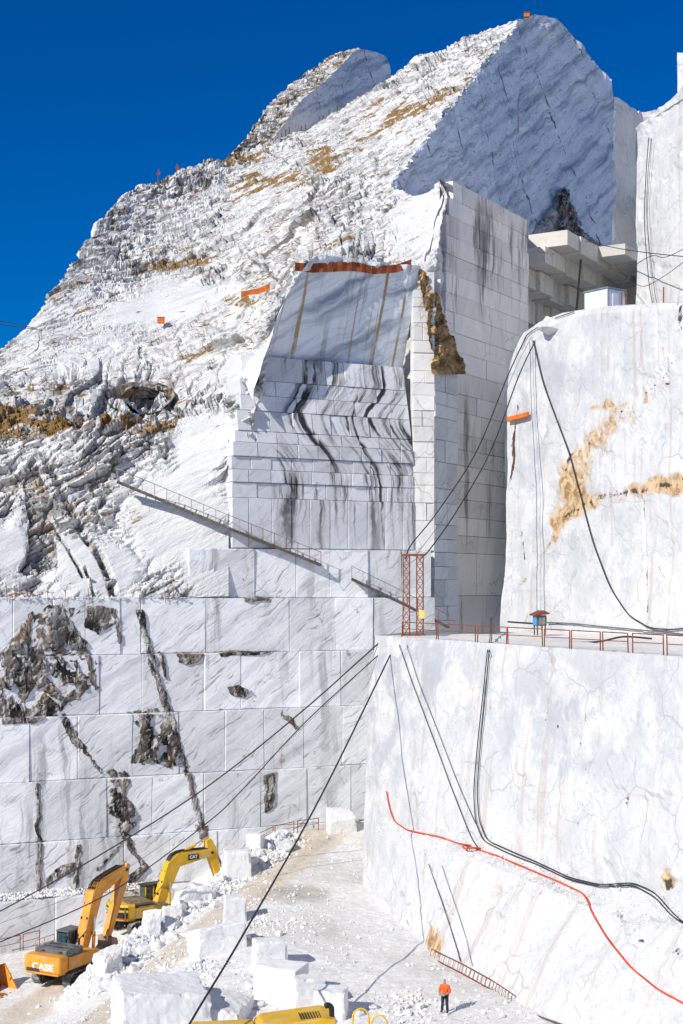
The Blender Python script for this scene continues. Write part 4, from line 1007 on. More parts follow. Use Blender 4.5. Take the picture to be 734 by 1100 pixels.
    def ribbon(pts, ws):
        L, Rr = [], []
        for i, p in enumerate(pts):
            a = Vector(pts[max(i-1, 0)]); b_ = Vector(pts[min(i+1, len(pts)-1)]); t = (b_-a).normalized(); nrm = Vector((-t.y, t.x))
            L.append(tuple(Vector(p)+nrm*ws[i])); Rr.append(tuple(Vector(p)-nrm*ws[i]))
        return L+Rr[::-1]
    boom = None
    bm = bmesh.new(); bm_prism(bm, ribbon(B, [.34, .56, .52, .26]), -.36, .36); boom = bm_finish(bm, 'boom', paint, H, bevel=.03)
    bm = bmesh.new(); bm_prism(bm, ribbon([ST0, (ST0[0]*.72+ST1[0]*.28, ST0[1]*.72+ST1[1]*.28), ST1], [.22, .44, .20]), -.28, .28); stick = bm_finish(bm, 'stick', paint, H, bevel=.03)
    for y in (-.52, .52):                                # boom cylinders
        mid = Vector(B[0]).lerp(Vector(B[1]), .62); bb = Vector((1.75, 1.45)); m2 = bb.lerp(mid, .58)
        bm = bmesh.new(); bm_tube(bm, [(bb.x, y, bb.y), (m2.x, y, m2.y)], .12, 8); c_ = bm_finish(bm, 'boom_cylinder', paint if style == 'a' else M_EXC_YELLOW, boom)
        bm = bmesh.new(); bm_tube(bm, [(m2.x, y, m2.y), (mid.x, y, mid.y)], .065, 8); bm_finish(bm, 'cylinder_rod', M_CHROME, boom)
    a = Vector(B[1])+Vector((.35, .62)); b_ = Vector(ST0)+Vector((0, .12)); m2 = a.lerp(b_, .62)
    bm = bmesh.new(); bm_tube(bm, [(a.x, 0, a.y), (m2.x, 0, m2.y)], .13, 8); bm_finish(bm, 'stick_cylinder', paint, boom)
    bm = bmesh.new(); bm_tube(bm, [(m2.x, 0, m2.y), (b_.x, 0, b_.y)], .07, 8); bm_finish(bm, 'cylinder_rod', M_CHROME, boom)
    bm = bmesh.new()                                     # hoses along the boom
    for y in (-.28, -.16, -.05, .08, .18, .28):
        pts = [(B[0][0]+.1, y, B[0][1]+.45), (B[1][0]-.45, y, B[1][1]+.1), (B[2][0]-.05, y, B[2][1]+.58), (B[3][0]-.4, y, B[3][1]+.36)]
        bm_tube(bm, spline(pts, 5), .032, 5)
    bm_finish(bm, 'hydraulic_hoses', M_BLACK, boom)
    bx_, bz = ST1
    if style == 'a': bp = [(bx_-.12, bz+.1), (bx_+.45, bz-.1), (bx_+.62, bz-.75), (bx_+.25, bz-1.2), (bx_-.45, bz-1.25), (bx_-.75, bz-.9), (bx_-.2, bz-.55)]
    else: bp = [(bx_-.12, bz+.15), (bx_+.40, bz), (bx_+.55, bz-.6), (bx_+.2, bz-1.1), (bx_-.45, bz-1.2), (bx_-.8, bz-.85), (bx_-.3, bz-.5)]
    bm = bmesh.new(); bm_prism(bm, bp, -.65, .65); bk = bm_finish(bm, 'bucket', M_BUCKET, H, bevel=.03)
    for i in range(5):
        bm = bmesh.new(); bm_prism(bm, [(bp[5][0]+.02, bp[5][1]-.06), (bp[5][0]-.22, bp[5][1]+.1), (bp[5][0]+.04, bp[5][1]+.08)], -.6+i*.27, -.46+i*.27); bm_finish(bm, 'tooth', M_BUCKET, bk)
    la, lb = Vector(ST0).lerp(Vector(ST1), .2), Vector(ST1)+Vector((.42, .05))
    off = Vector((.32, .12))
    bm = bmesh.new(); bm_tube(bm, [(la.x+off.x, 0, la.y+off.y), (lb.x*.55+la.x*.45+off.x, 0, lb.y*.55+la.y*.45+off.y)], .1, 8); bm_tube(bm, [(lb.x*.55+la.x*.45+off.x, 0, lb.y*.55+la.y*.45+off.y), (lb.x, 0, lb.y)], .055, 8); bm_finish(bm, 'bucket_cylinder', M_BUCKET, stick)
    if style != 'a':
        q = Vector(B[2]).lerp(Vector(B[3]), .42)
        for sy in (-1,):
            box_part('name_plate', (q.x, sy*.375, q.y), (.95, .02, .42), M_BLACK, boom, .004)
            lettering('CAT', .32, M_WHITEPAINT, boom, (q.x, sy*.39, q.y), (math.radians(90), 0, 0), 1.1)
    for y in (-.4, .4):
        for t_ in (.25, .55, .8):
            q = Vector(B[0]).lerp(Vector(B[1]), t_); box_part('bracket', (q.x-.42, y*.6, q.y+.2), (.12, .1, .16), M_MACHDARK, boom, .01)
    for q in (B[0], B[3], ST1):
        bm = bmesh.new(); cyl(bm, (q[0], -.44, q[1]), (q[0], .44, q[1]), .12, 10); bm_finish(bm, 'pivot_pin', M_MACHDARK, boom)
    bm = bmesh.new(); bm_tube(bm, [(2.0, 1.5, 2.4), (2.0, 1.72, 2.5)], .02, 5); bm_box(bm, (2.0, 1.75, 2.62), (.05, .18, .32)); bm_finish(bm, 'mirror', M_BLACK, H)
    for y in (-.35, .35): box_part('work_light', (2.08, .95+y, 3.2), (.1, .16, .12), M_WHITEPAINT, H, .02)
    for z in (.75, 1.1): box_part('step', (.7, -1.52, z), (.6, .2, .04), M_MACHDARK, H, 0)
    return root
# orange excavator in front, yellow one behind it
ex1 = P(77, 1050, 97.5); ex1.z = gz(ex1.x, ex1.y)
excavator('orange excavator with raised folded arm nearest the left edge of the picture', ex1, math.radians(63), M_EXC_ORANGE, 'a')
ex2 = P(157, 1000, 106.5); ex2.z = gz(ex2.x, ex2.y)
excavator('yellow excavator with black striped rounded counterweight behind the rubble bank', ex2, math.radians(40), M_EXC_YELLOW, 'b', math.radians(-4))

# loader bucket cut by the left edge
lb_ = P(-14, 1062, 96.5); lb_.z = gz(lb_.x, lb_.y)
lo_ = thing('loader_bucket', 'rusty orange loader bucket cut off by the left edge of the picture', 'loader', lb_, math.radians(-35))
bm = bmesh.new()
pr = [(1.25, .05), (.2, .0), (-.55, .25), (-.8, .9), (-.6, 1.55), (-.1, 1.75)]
o_ = [bm.verts.new((x, -1.7, z)) for x, z in pr]; i_ = [bm.verts.new((x, 1.7, z)) for x, z in pr]
for a in range(len(pr)-1): bm.faces.new((o_[a], o_[a+1], i_[a+1], i_[a]))
bmesh.ops.solidify(bm, geom=bm.faces[:], thickness=.08); bm_finish(bm, 'shell', M_EXC_ORANGE, lo_)
for y in (-1.7, 1.7):
    bm = bmesh.new(); bm_prism(bm, pr, y-.04, y+.04); bm_finish(bm, 'side_plate', M_RUST if y < 0 else M_EXC_ORANGE, lo_)
for i in range(7): box_part('tooth', (1.35, -1.5+i*.5, .06), (.3, .14, .08), M_BUCKET, lo_, .02)
for y in (-.8, .8):
    bm = bmesh.new(); bm_prism(bm, [(-.7, .9), (-.7, 1.3), (-2.2, 2.2), (-3.6, 2.1), (-3.6, 1.7), (-2.1, 1.75)], y-.12, y+.12); bm_finish(bm, 'lift_arm', M_EXC_ORANGE, lo_)

# yellow machine at the lower edge
nm_ = P(318, 1140, 66); nm_.z = gz(nm_.x, nm_.y)
ym = thing('tracked_machine', 'yellow machine hood with black exhaust cut by the lower edge of the picture', 'machine', nm_, math.radians(9))
topz = zof(1089, 66)-nm_.z
bm = bmesh.new(); bm_prism(bm, [(-1.9, .8), (1.75, .8), (1.75, topz-.05), (1.2, topz+.04), (-1.6, topz-.22), (-1.9, topz-.5)], -1.1, 1.1); hood = bm_finish(bm, 'engine_hood', M_EXC_YELLOW, ym, bevel=.05)
for i in range(8):
    box_part('louvre', (.15+i*.13, -.35, topz+.0+.035*(i/8)), (.045, .95, .05), M_BLACK, hood, .01)
tube_part('exhaust_pipe', spline([(1.62, -.55, topz-.6), (1.62, -.55, topz+.15), (1.6, -.56, topz+.38), (1.45, -.6, topz+.52), (1.3, -.66, topz+.5)], 5), [.13]*21, M_BLACK, ym, 10)
box_part('rear_deck', (-3.4, -.2, topz-.62), (2.9, 2.0, .5), M_EXC_YELLOW, ym, .06)
box_part('platform', (2.9, 0, .95), (2.4, 2.2, .3), M_EXC_YELLOW, ym, .04)
for sy in (-1, 1):
    bm = bmesh.new(); bm_prism(bm, [(-4.6, .45), (-4.3, .05), (3.6, .05), (3.9, .45), (3.6, .85), (-4.3, .85)], sy*1.15-.25, sy*1.15+.25); bm_finish(bm, 'track', M_TRACK, ym, bevel=.05)
for x0, dy, dz in ((2.55, -.9, .30), (3.4, -1.0, -.02)):
    z1 = topz+dz
    pts = [(x0, dy, 1.0), (x0, dy, z1-.35)]+[(x0+.38-.38*math.cos(a), dy, z1-.35+.42*math.sin(a)) for a in np.linspace(.4, math.pi-.4, 7)]+[(x0+.76, dy, z1-.35), (x0+.80, dy, 1.0)]
    tube_part('handrail', pts, .045, M_YELLOWPAINT, ym, 8)
# ------------------------------------------------------------------ steel and cables
from mathutils.bvhtree import BVHTree
bpy.context.view_layer.update(); _dg = bpy.context.evaluated_depsgraph_get()
BV_LOW, BV_UP = BVHTree.FromObject(lowb, _dg), BVHTree.FromObject(upb, _dg)
def on_face(bv, u, v, out):                    # the point of a rock face in this direction, lifted off it
    d = Vector(((u-U0)/F, 1, -(v-V0)/F)).normalized(); h, n, _, _ = bv.ray_cast(Vector((0, 0, CZ)), d)
    if h is None: return None
    if n.dot(d) > 0: n = -n
    return h+n*out
def drape(bv, pts, out=.1, n=5):               # a run of photo points laid on the face
    r = []
    for i in range(len(pts)-1):
        for k in range(n):
            t = k/n; q = on_face(bv, pts[i][0]*(1-t)+pts[i+1][0]*t, pts[i][1]*(1-t)+pts[i+1][1]*t, out)
            if q is not None: r.append(q)
    q = on_face(bv, *pts[-1], out)
    if q is not None: r.append(q)
    for _ in range(2): r = [r[0]]+[r[i-1]*.25+r[i]*.5+r[i+1]*.25 for i in range(1, len(r)-1)]+[r[-1]]
    return r
def low(u, v, o=.12): return on_face(BV_LOW, u, v, o)
def upp_(u, v, o=.12): return on_face(BV_UP, u, v, o) or P(u, v, LRU.at_u(u).y)
def cable(label, pts, r, mat=M_CABLE, n=10, name='cable', group=None, seg=6):
    o = tube_part(name, spline(pts, n), r, mat, None, seg)
    return tag(o, label, name, group)
cable('thickest black cable slanting from the terrace corner to the lower picture edge', [P(150, 1200, 55), P(205, 1098, 62), P(262, 1003, 70), P(345, 855, 86), P(428, 686, 102)], .055)
cable('upper black cable running from the left edge up to the terrace corner', [P(-40, 998, 103.5), P(0, 979, 103.5), P(110, 917, 103.2), P(220, 847, 103), P(320, 768, 102.5), P(408, 690, 102.2)], .055)
cable('lower black cable passing the orange arm up to the terrace corner', [P(-40, 1027, 95), P(0, 1012, 95.5), P(120, 958, 98), P(220, 886, 100), P(260, 849, 101), P(330, 774, 101.5), P(424, 688, 102)], .045)
cable('thin pale steel rope between the two black cables on the left', [P(-40, 1008, 100), P(0, 992, 100), P(115, 945, 100.5), P(250, 850, 101.5), P(420, 690, 102.3)], .022, M_STEELROPE)
cable('left of the two black cables from the mast top to the upper bench corner', [P(436, 600, 103.3), P(442, 585, 104), P(470, 550, 107), P(512, 485, 111), P(545, 405, 115), P(565, 362, 117)], .05)
cable('right of the two black cables from the mast top to the upper bench corner', [P(452, 600, 103.3), P(462, 590, 104), P(490, 550, 107), P(527, 485, 111), P(557, 405, 115), P(578, 360, 117)], .05)
cable('thin steel rope between the two black cables above the mast', [P(446, 598, 103.4), P(480, 551, 107), P(520, 480, 111), P(552, 400, 115), P(571, 362, 117)], .022, M_STEELROPE)
cable('long black cable hanging in a curve across the upper white bench', drape(BV_UP, [(575, 366), (585, 410), (600, 450), (615, 490), (626, 535), (640, 585), (658, 632), (678, 662), (700, 675), (725, 677), (760, 672)], .2), .05, n=3)
cable('looped cable lying over the rounded corner of the upper bench', drape(BV_UP, [(561, 375), (567, 360), (582, 350), (600, 342), (618, 336)], .15), .04, n=3)
cable('left thin rope down the face below the mast', [P(430, 684, 101.6)]+drape(BV_LOW, [(431, 694), (445, 735), (466, 790), (490, 855), (508, 900), (516, 912)], .12), .028, n=3)
cable('right thin rope down the face below the mast', [P(438, 684, 101)]+drape(BV_LOW, [(439, 694), (452, 735), (472, 785), (495, 845), (513, 885)], .12), .022, n=3)
cable('left thin rope on the white slope above the worker', drape(BV_LOW, [(462, 928), (475, 965), (488, 1005), (496, 1034)]), .028, n=3)
cable('right thin rope on the white slope above the worker', drape(BV_LOW, [(476, 930), (488, 965), (501, 1005), (509, 1038)]), .018, M_STEELROPE, n=3)
for d_, lab in ((0, 'left'), (4.5, 'right')):
    cable(f'{lab} strand of the thick black cable pair draped over the lower white bench', [P(527+d_*.3, 664, 108), P(526.5+d_*.4, 686, 92)]+drape(BV_LOW, [(526+d_*.4, 700), (523+d_*.5, 730), (515+d_*.7, 800), (511+d_*.8, 850), (513+d_*.9, 882), (521+d_, 903), (545+d_, 915-d_*.4), (580, 929-d_*.5), (612, 944-d_*.5), (650, 953-d_*.5), (682, 950-d_*.6), (705, 962-d_), (725, 985-d_), (748, 1005-d_)], .15), .034, n=3)
cable('red hose winding along the ledge and down the white slope', drape(BV_LOW, [(417, 850), (420, 868), (426, 884), (438, 893), (470, 900), (500, 907), (522, 915), (545, 926), (575, 938), (605, 951), (628, 962), (638, 982), (655, 1011), (680, 1040), (708, 1064), (750, 1086)], .12), .05, M_HOSE, n=3, name='hose')
ring_c = low(509, 912, .15)
cable('small coil of red hose lying on the ledge', [ring_c+Vector((.62*math.cos(a), .62*math.sin(a), .05*math.sin(3*a))) for a in np.linspace(0, 6.6, 18)], .06, M_HOSE, 3, 'hose')
LRo = Line(LR.at(0)+Vector((-.35, -.2)), DR)
onR = lambda u, v: Vector((*LRo.at_u(u), zof(v, LRo.at_u(u).y)))
cable('left vertical cable hanging on the sunlit face at far right', [onR(697, 148), onR(694, 190), onR(692.5, 240), onR(697, 300), onR(701, 326)], .04)
cable('right vertical cable hanging on the sunlit face at far right', [onR(700, 148), onR(696, 190), onR(695.5, 240), onR(703, 310), onR(706, 326)], .03)
cable('black wire from the hollow across the sunlit face to the right edge', [P(626, 258, 158), P(660, 266, 150), P(700, 272, 141), P(760, 278, 130)], .045)
cable('sagging wire loop in front of the sunlit face at far right', [P(662, 318, 125), P(680, 288, 132), P(700, 275, 136), P(716, 276, 136), P(745, 262, 136)], .035)
cable('slack wire below the black wire at far right', [P(660, 284, 150), P(685, 306, 141), P(705, 302, 138), P(742, 276, 134)], .03)
cable('upper thin wire crossing the sky at the left edge', [P(-60, 337, 135), P(0, 345, 138), P(40, 353, 146)], .035)
cable('lower thin wire crossing the sky at the left edge', [P(-60, 342, 135), P(0, 348.5, 138), P(46, 355, 146)], .03)
cable('grey pipe lying along the back of the lower terrace', drape(BV_UP, [(590, 669), (620, 670), (660, 674), (690, 677), (740, 682)], .2), .05, M_STEELROPE, n=3, name='pipe')
cable('black hose on the terrace behind the railing', [P(585, 687, 96), P(620, 690, 93), P(645, 689, 90), P(670, 684, 88), P(700, 686, 86)], .06, name='hose')
cable('short black hose beside the small cabinet', [P(546, 668, 112), P(560, 669, 109), P(576, 670, 107)], .07, name='hose')
tube_part('mast', [P(626, 258, 158), P(619, 340, 158)], .12, M_WOOD); o = bpy.context.scene.objects['mast']; tag(o, 'thin leaning wooden pole in the hollow holding the black wire', 'pole')

# lattice mast
tz = CZ-3.6
mast = thing('lattice_mast', 'red rusty lattice mast with yellow box at the terrace corner', 'mast', (xof(444, 103.3), 103.3, tz))
Hh = zof(597, 103.3)-tz
for k, x in enumerate((-.5, .5)):
    for dx in (-.24, .24):
        for dy in (-.24, .24): tube_part('upright', [(x+dx, dy, 0), (x+dx, dy, Hh-.02*k)], .045, M_RUST, mast, 4, False)
    bm = bmesh.new(); n = 9
    for i in range(n):
        z0, z1 = Hh*i/n, Hh*(i+1)/n
        for dy in (-.24, .24):
            bm_tube(bm, [(x-.24, dy, z0), (x+.24, dy, z1)], .022, 4); bm_tube(bm, [(x+.24, dy, z0), (x-.24, dy, z1)], .022, 4)
            bm_tube(bm, [(x-.24, dy, z1), (x+.24, dy, z1)], .022, 4)
        for dx in (-.24, .24): bm_tube(bm, [(x+dx, -.24, z0), (x+dx, .24, z1)], .022, 4)
    bm_finish(bm, 'bracing', M_RUST, mast)
box_part('head_beam', (0, 0, Hh+.06), (1.7, .6, .14), M_RUST, mast, .02); box_part('control_box', (.62, -.42, 1.55), (.42, .26, .62), M_YBOX, mast, .02); box_part('base_plate', (0, 0, .04), (1.8, .9, .08), M_RUST, mast, .01)
# railing along the terrace
RU = [(432, 469), (471, 511), (513, 544), (546, 583), (585, 612), (614, 645), (648, 675), (680, 713), (717, 752)]
ORD = ['first', 'second', 'third', 'fourth', 'fifth', 'sixth', 'seventh', 'eighth', 'ninth', 'tenth', 'eleventh', 'twelfth']
names_ = ['first', 'second', 'third', 'fourth', 'fifth', 'sixth', 'seventh', 'eighth', 'ninth']
def rail_section(a, b, label, group, h=1.1, mat=M_RUST, mid=.55, lean=0., cat='railing', r=.034):
    c = (a+b)/2; rt = thing('railing_section', label, cat, a, 0, group)
    d = b-a
    for q in (Vector((0, 0, 0)), d): tube_part('post', [q+Vector((0, 0, -.15)), q+Vector((lean, 0, h))], r*1.1, mat, rt, 5, False)
    tube_part('top_rail', [Vector((lean, 0, h-.02)), d+Vector((lean, 0, h-.03))], r, mat, rt, 5, False)
    tube_part('middle_rail', [Vector((lean*.5, 0, h*mid)), d+Vector((lean*.5, 0, h*mid+.02))], r*.75, mat, rt, 5, False)
    return rt
LRI = OffLine(LRL, -.45)
for (a, b), nm in zip(RU, names_):
    pa, pb = LRI.at_u(a), LRI.at_u(b)
    rail_section(Vector((*pa, tz)), Vector((*pb, tz)), f'rusty red railing section, {nm} from the mast along the terrace edge', 'railing sections along the lower terrace', lean=R_.uniform(-.05, .05))
# railings on the ramp and by the left edge
for i, (a, b) in enumerate((((264, 903), (284, 893)), ((286, 892), (306, 883)), ((310, 880), (332, 872)))):
    pa = LW.at_u(a[0])+LW.n*2.2; pb = LW.at_u(b[0])+LW.n*2.2
    rail_section(Vector((pa.x, pa.y, gz(*pa))), Vector((pb.x, pb.y, gz(*pb))), f'rusty guard rail section on the ramp below the bench wall, {("lowest", "middle", "highest")[i]} of three', 'guard rails on the ramp')
for i, (a, b) in enumerate(((-14, 12), (15, 32))):
    pa = LW.at_u(a)+LW.n*4.2; pb = LW.at_u(b)+LW.n*4.2
    rail_section(Vector((pa.x, pa.y, gz(*pa))), Vector((pb.x, pb.y, gz(*pb))), ('rusty guard rail cut by the left edge behind the bucket', 'rusty guard rail between the bucket and the orange excavator')[i], 'guard rails behind the orange excavator', 1.3)
# cabinet on the terrace
hc = P(580, 682, 104); hc.z = tz
hb = thing('cabinet', 'small timber switch cabinet with brown roof and blue side on the terrace', 'cabinet', hc, math.radians(20)); hb.scale = (.8, .8, .8)
for x in (-.4, .4):
    for y in (-.3, .3): box_part('leg', (x, y, .45), (.1, .1, .9), M_WOOD, hb, .01)
box_part('body', (0, 0, 1.35), (1.0, .8, .95), M_WOOD, hb, .02); box_part('side_panel', (-.52, 0, 1.35), (.05, .72, .85), M_BLUEPAINT, hb, .01)
for x in (-.28, .08): box_part('door', (x+.1, -.42, 1.35), (.30, .04, .75), M_ALU, hb, .01)
bm = bmesh.new(); bm_prism(bm, [(-.75, 1.80), (.7, 1.95), (.7, 2.05), (.15, 2.3), (-.75, 1.95)], -.6, .6); bm_finish(bm, 'roof', M_ROOFBROWN, hb)
# hut on the upper terrace
hp = P(653, 331, LRU.at_u(653).y+1.5); zt_ = upper_prof(LRU.s_at(653))[0][1]
hut = thing('hut', 'pale site hut with flat roof standing on the upper terrace', 'hut', (hp.x, hp.y, zt_+.05), math.radians(38))
box_part('wall', (1.0, 1.2, .8), (2.0, 2.4, 1.6), M_HUT, hut, .03); box_part('roof', (1.0, 1.2, 1.66), (2.2, 2.6, .10), M_HUTEDGE, hut, .02); box_part('door', (.9, -.02, .7), (.7, .05, 1.3), M_HUT, hut, .01)
for x, y in ((0, 0), (2.0, 0), (0, 2.4)): box_part('corner_post', (x, y, .8), (.06, .06, 1.58), M_HUTEDGE, hut, .01)
for i, (u, v, nm) in enumerate(((668, 331, 'left'), (673, 330, 'right'), (713, 326, 'far right'))):
    q = P(u, v, LRU.at_u(u).y+.6); o = tube_part('stake', [(q.x, q.y, q.z-.6), (q.x, q.y, q.z+1.2)], .05, M_RUST, None, 5, False); tag(o, f'{nm} rusty iron stake on the rim of the upper bench', 'stake', 'stakes on the upper bench rim')

# ladder lying along the foot of the slope
lp = [(466, 1029), (500, 1046), (530, 1063), (553, 1078)]
L3 = [low(u, v, .25) for u, v in lp]
lad = thing('ladder', 'rusty ladder like walkway lying along the foot of the white slope', 'ladder', L3[0])
rel = [q-L3[0] for q in L3]; upv = Vector((.10, 0, .5))
tube_part('stringer', rel, .045, M_RUST, lad, 5, False); tube_part('stringer', [q+upv for q in rel], .03, M_RUST, lad, 5, False)
for i in range(22):
    t = i/21*(len(rel)-1.001); k = int(t); q = rel[k].lerp(rel[k+1], t-k); tube_part('rung', [q, q+upv], .022, M_RUST, lad, 4, False)
cable('dark pipe lying from the ladder foot to the lower right', [low(553, 1079, .2), low(575, 1090, .2), low(610, 1104, .2), low(650, 1120, .2)], .06, M_WOOD, name='pipe')

# stairs on the walls
def wall_stair(pts, label, step=24):
    q = [P(*p) for p in pts]; rt = thing('stairway', label, 'stairs', q[0]); rel = [a-q[0] for a in q]
    for dy in (-.45, .45):
        bm = bmesh.new()
        for a, b in zip(rel, rel[1:]):
            d = b-a; M = Matrix.Translation((a+b)/2+Vector((0, dy, 0))) @ d.to_track_quat('X', 'Z').to_matrix().to_4x4(); bm_box(bm, (0, 0, 0), (d.length+.05, .07, .24), M)
        bm_finish(bm, 'stringer', M_WOOD, rt)
    L = sum((b-a).length for a, b in zip(rel, rel[1:])); n = int(L/1.1)
    acc = [0]
    for a, b in zip(rel, rel[1:]): acc.append(acc[-1]+(b-a).length)
    def at(t): return Vector([float(np.interp(t, acc, [r[k] for r in rel])) for k in range(3)])
    for i in range(int(L/.5)): box_part('tread', at(.25+i*.5)+Vector((0, 0, .06)), (.38, .86, .05), M_ALU, rt, 0)
    tops_ = []
    for i in range(n+1):
        c = at(i*L/n)+Vector((0, -.48, 0)); tube_part('post', [c, c+Vector((0, 0, 1.15))], .04, M_RUST if i > n*.6 else M_ALU, rt, 4, False); tops_.append(c+Vector((0, 0, 1.1)))
    tube_part('handrail', tops_, .03, M_ALU, rt, 5)
wall_stair([(127, 518, 116.8), (180, 540, 117.6), (247, 568, 117.75), (290, 585, 119.2), (345, 607, 120.7)], 'long metal stairway crossing the white slab below the black streaked face')
wall_stair([(378, 622, 121.9), (430, 647, 123.8), (482, 674, 125.8)], 'short metal stairway on the bench wall behind the red mast')

# rusty barrier on top of the stained face, orange sheets
def sheet_strip(name, label, cat, pts, mat, group=None, th=.06):
    """pts: (u, v top, v bottom, Y)"""
    c0 = P(pts[0][0], pts[0][2], pts[0][3]); bm = bmesh.new(); rows_ = []
    for u, vt, vb, Y in pts:
        rows_.append([bm.verts.new(P(u, v, Y+dy)-c0) for v, dy in ((vt, 0), (vb, 0), (vb, th), (vt, th))])
    for a, b in zip(rows_, rows_[1:]):
        for k in range(4): bm.faces.new((a[k], a[(k+1) % 4], b[(k+1) % 4], b[k]))
    bm.faces.new(rows_[0][::-1]); bm.faces.new(rows_[-1])
    return tag(bm_finish(bm, name, mat, None, c0), label, cat, group)
yb = lambda u: LC.at_u(u).y-.9
def zig(u0, u1, f, n=9): return [(u, *f(u), yb(u)+.12*(i % 2)) for i, u in enumerate(np.linspace(u0, u1, n))]
ft = lambda u: (float(np.interp(u, [318, 335, 380, 402, 425, 442], [282, 283, 281, 286, 284.5, 278.5])), float(np.interp(u, [318, 335, 380, 402, 425, 442], [291, 293, 291, 294.5, 293, 288])))
sheet_strip('barrier_panel', 'rusty corrugated barrier panel above the streaked face, left one', 'barrier', zig(317, 357, ft), M_RUSTSHEET, 'barrier panels above the streaked face')
sheet_strip('barrier_panel', 'rusty corrugated barrier panel above the streaked face, middle one', 'barrier', zig(357.5, 399, ft), M_RUSTSHEET, 'barrier panels above the streaked face')
sheet_strip('barrier_panel', 'rusty corrugated barrier panel above the streaked face, right one', 'barrier', zig(399.5, 442, ft), M_RUSTSHEET, 'barrier panels above the streaked face')
sheet_strip('orange_sheet', 'orange red sheet lying on the slope left of the rusty barrier', 'sheet', [(259, 313, 320, 126), (266, 312, 317, 126.2), (278, 309.5, 316, 126.4), (290, 304.5, 311, 126.6)], M_ORANGE)
q = P(173, 348, 146); bb_ = thing('orange_box', 'small orange box on the path across the upper slope', 'box', q); box_part('body', (0, 0, .35), (.7, .5, .55), M_ORANGE, bb_, .04); box_part('lid', (0, 0, .66), (.8, .58, .08), M_ORANGE, bb_, .02)
q0, q1 = upp_(549, 451, .35), upp_(571, 445, .35); bm_ = bmesh.new(); d = q1-q0; M = Matrix.Translation((q0+q1)/2) @ d.to_track_quat('X', 'Z').to_matrix().to_4x4(); bm_box(bm_, (0, 0, 0), (d.length, .2, .38), M, .02)
tag(bm_finish(bm_, 'steel_beam', M_ORANGE), 'orange steel beam fixed on the left edge of the upper bench face', 'beam')
q = P(566, 19, 206); ob = thing('orange_box', 'tiny orange box on the very top of the summit block', 'box', q); box_part('body', (0, 0, .35), (.8, .6, .6), M_ORANGE, ob, .04); box_part('lid', (0, 0, .69), (.9, .7, .08), M_RUST, ob, .02)
# posts on the skyline and along the old cut
for i, (u, v, Y) in enumerate(((170, 188, 184.5), (190, 182, 186))):
    q = P(u, v, Y); t_ = thing('signal_post', ('left', 'right')[i]+' of the two small rusty posts on the left skyline', 'post', q, 0, 'rusty posts on the left skyline')
    tube_part('post', [(0, 0, -1.2), (.08, 0, .75)], .06, M_RUST, t_, 5, False); bm = bmesh.new(); bm_prism(bm, [(-.22, .1), (.2, -.05), (.3, .4), (.05, .55), (-.1, .35)], -.08, .08); bm_finish(bm, 'plate', M_RUST, t_)
for i, (u, v) in enumerate(((303, 156), (307, 154), (311, 153), (324, 150), (328, 149), (343, 147), (347, 146), (354, 145), (362, 142), (367, 140))):
    Y = float(np.interp(u, [300, 370], [201, 207])); q = P(u, v, Y); q.z = slope_z(q.x, q.y)
    o = tube_part('fence_post', [q-Vector((0, 0, .5)), q+Vector((R_.uniform(-.1, .1), 0, R_.uniform(.9, 1.5)))], .1, M_WOOD, None, 5, False)
    tag(o, f'short dark post below the sawn face on the left summit, {ORD[i]} from the left', 'post', 'posts below the left summit cut')
for i, u in enumerate((8, 30, 52, 70, 96, 150, 178, 186)):
    b_ = LW.at_u(u)+LW.n*.0; o = tube_part('iron_stake', [(b_.x, b_.y, CZ-1.2), (b_.x+R_.uniform(-.1, .1), b_.y, CZ-.2+R_.uniform(-.1, .3))], .03, M_RUST, None, 4, False)
    tag(o, f'thin iron stake on the ledge above the fractured left wall, {ORD[i]} from the left edge', 'stake', 'stakes along the left ledge')

# ------------------------------------------------------------------ blocks, boulders, rubble
RB = random.Random(5)
def hull_mesh(name, rx, ry, rz, n=16, rnd=RB, boxy=.5):
    bm = bmesh.new()
    for _ in range(n):
        v = Vector((rnd.uniform(-1, 1), rnd.uniform(-1, 1), rnd.uniform(-1, 1)))
        m = max(abs(v.x), abs(v.y), abs(v.z)); v = v/m*boxy+v.normalized()*(1-boxy)
        bm.verts.new((v.x*rx, v.y*ry, v.z*rz))
    r = bmesh.ops.convex_hull(bm, input=bm.verts[:])
    bmesh.ops.delete(bm, geom=[g for g in r['geom_interior'] if isinstance(g, bmesh.types.BMVert)], context='VERTS')
    bmesh.ops.recalc_face_normals(bm, faces=bm.faces)
    me = bpy.data.meshes.new(name); bm.to_mesh(me); bm.free(); me.polygons.foreach_set('use_smooth', [False]*len(me.polygons)); return me
HULLS = [hull_mesh('boulder', 1, RB.uniform(.7, 1), RB.uniform(.6, .9), 18) for _ in range(12)]
for h in HULLS: h.materials.append(M_BOULDER)
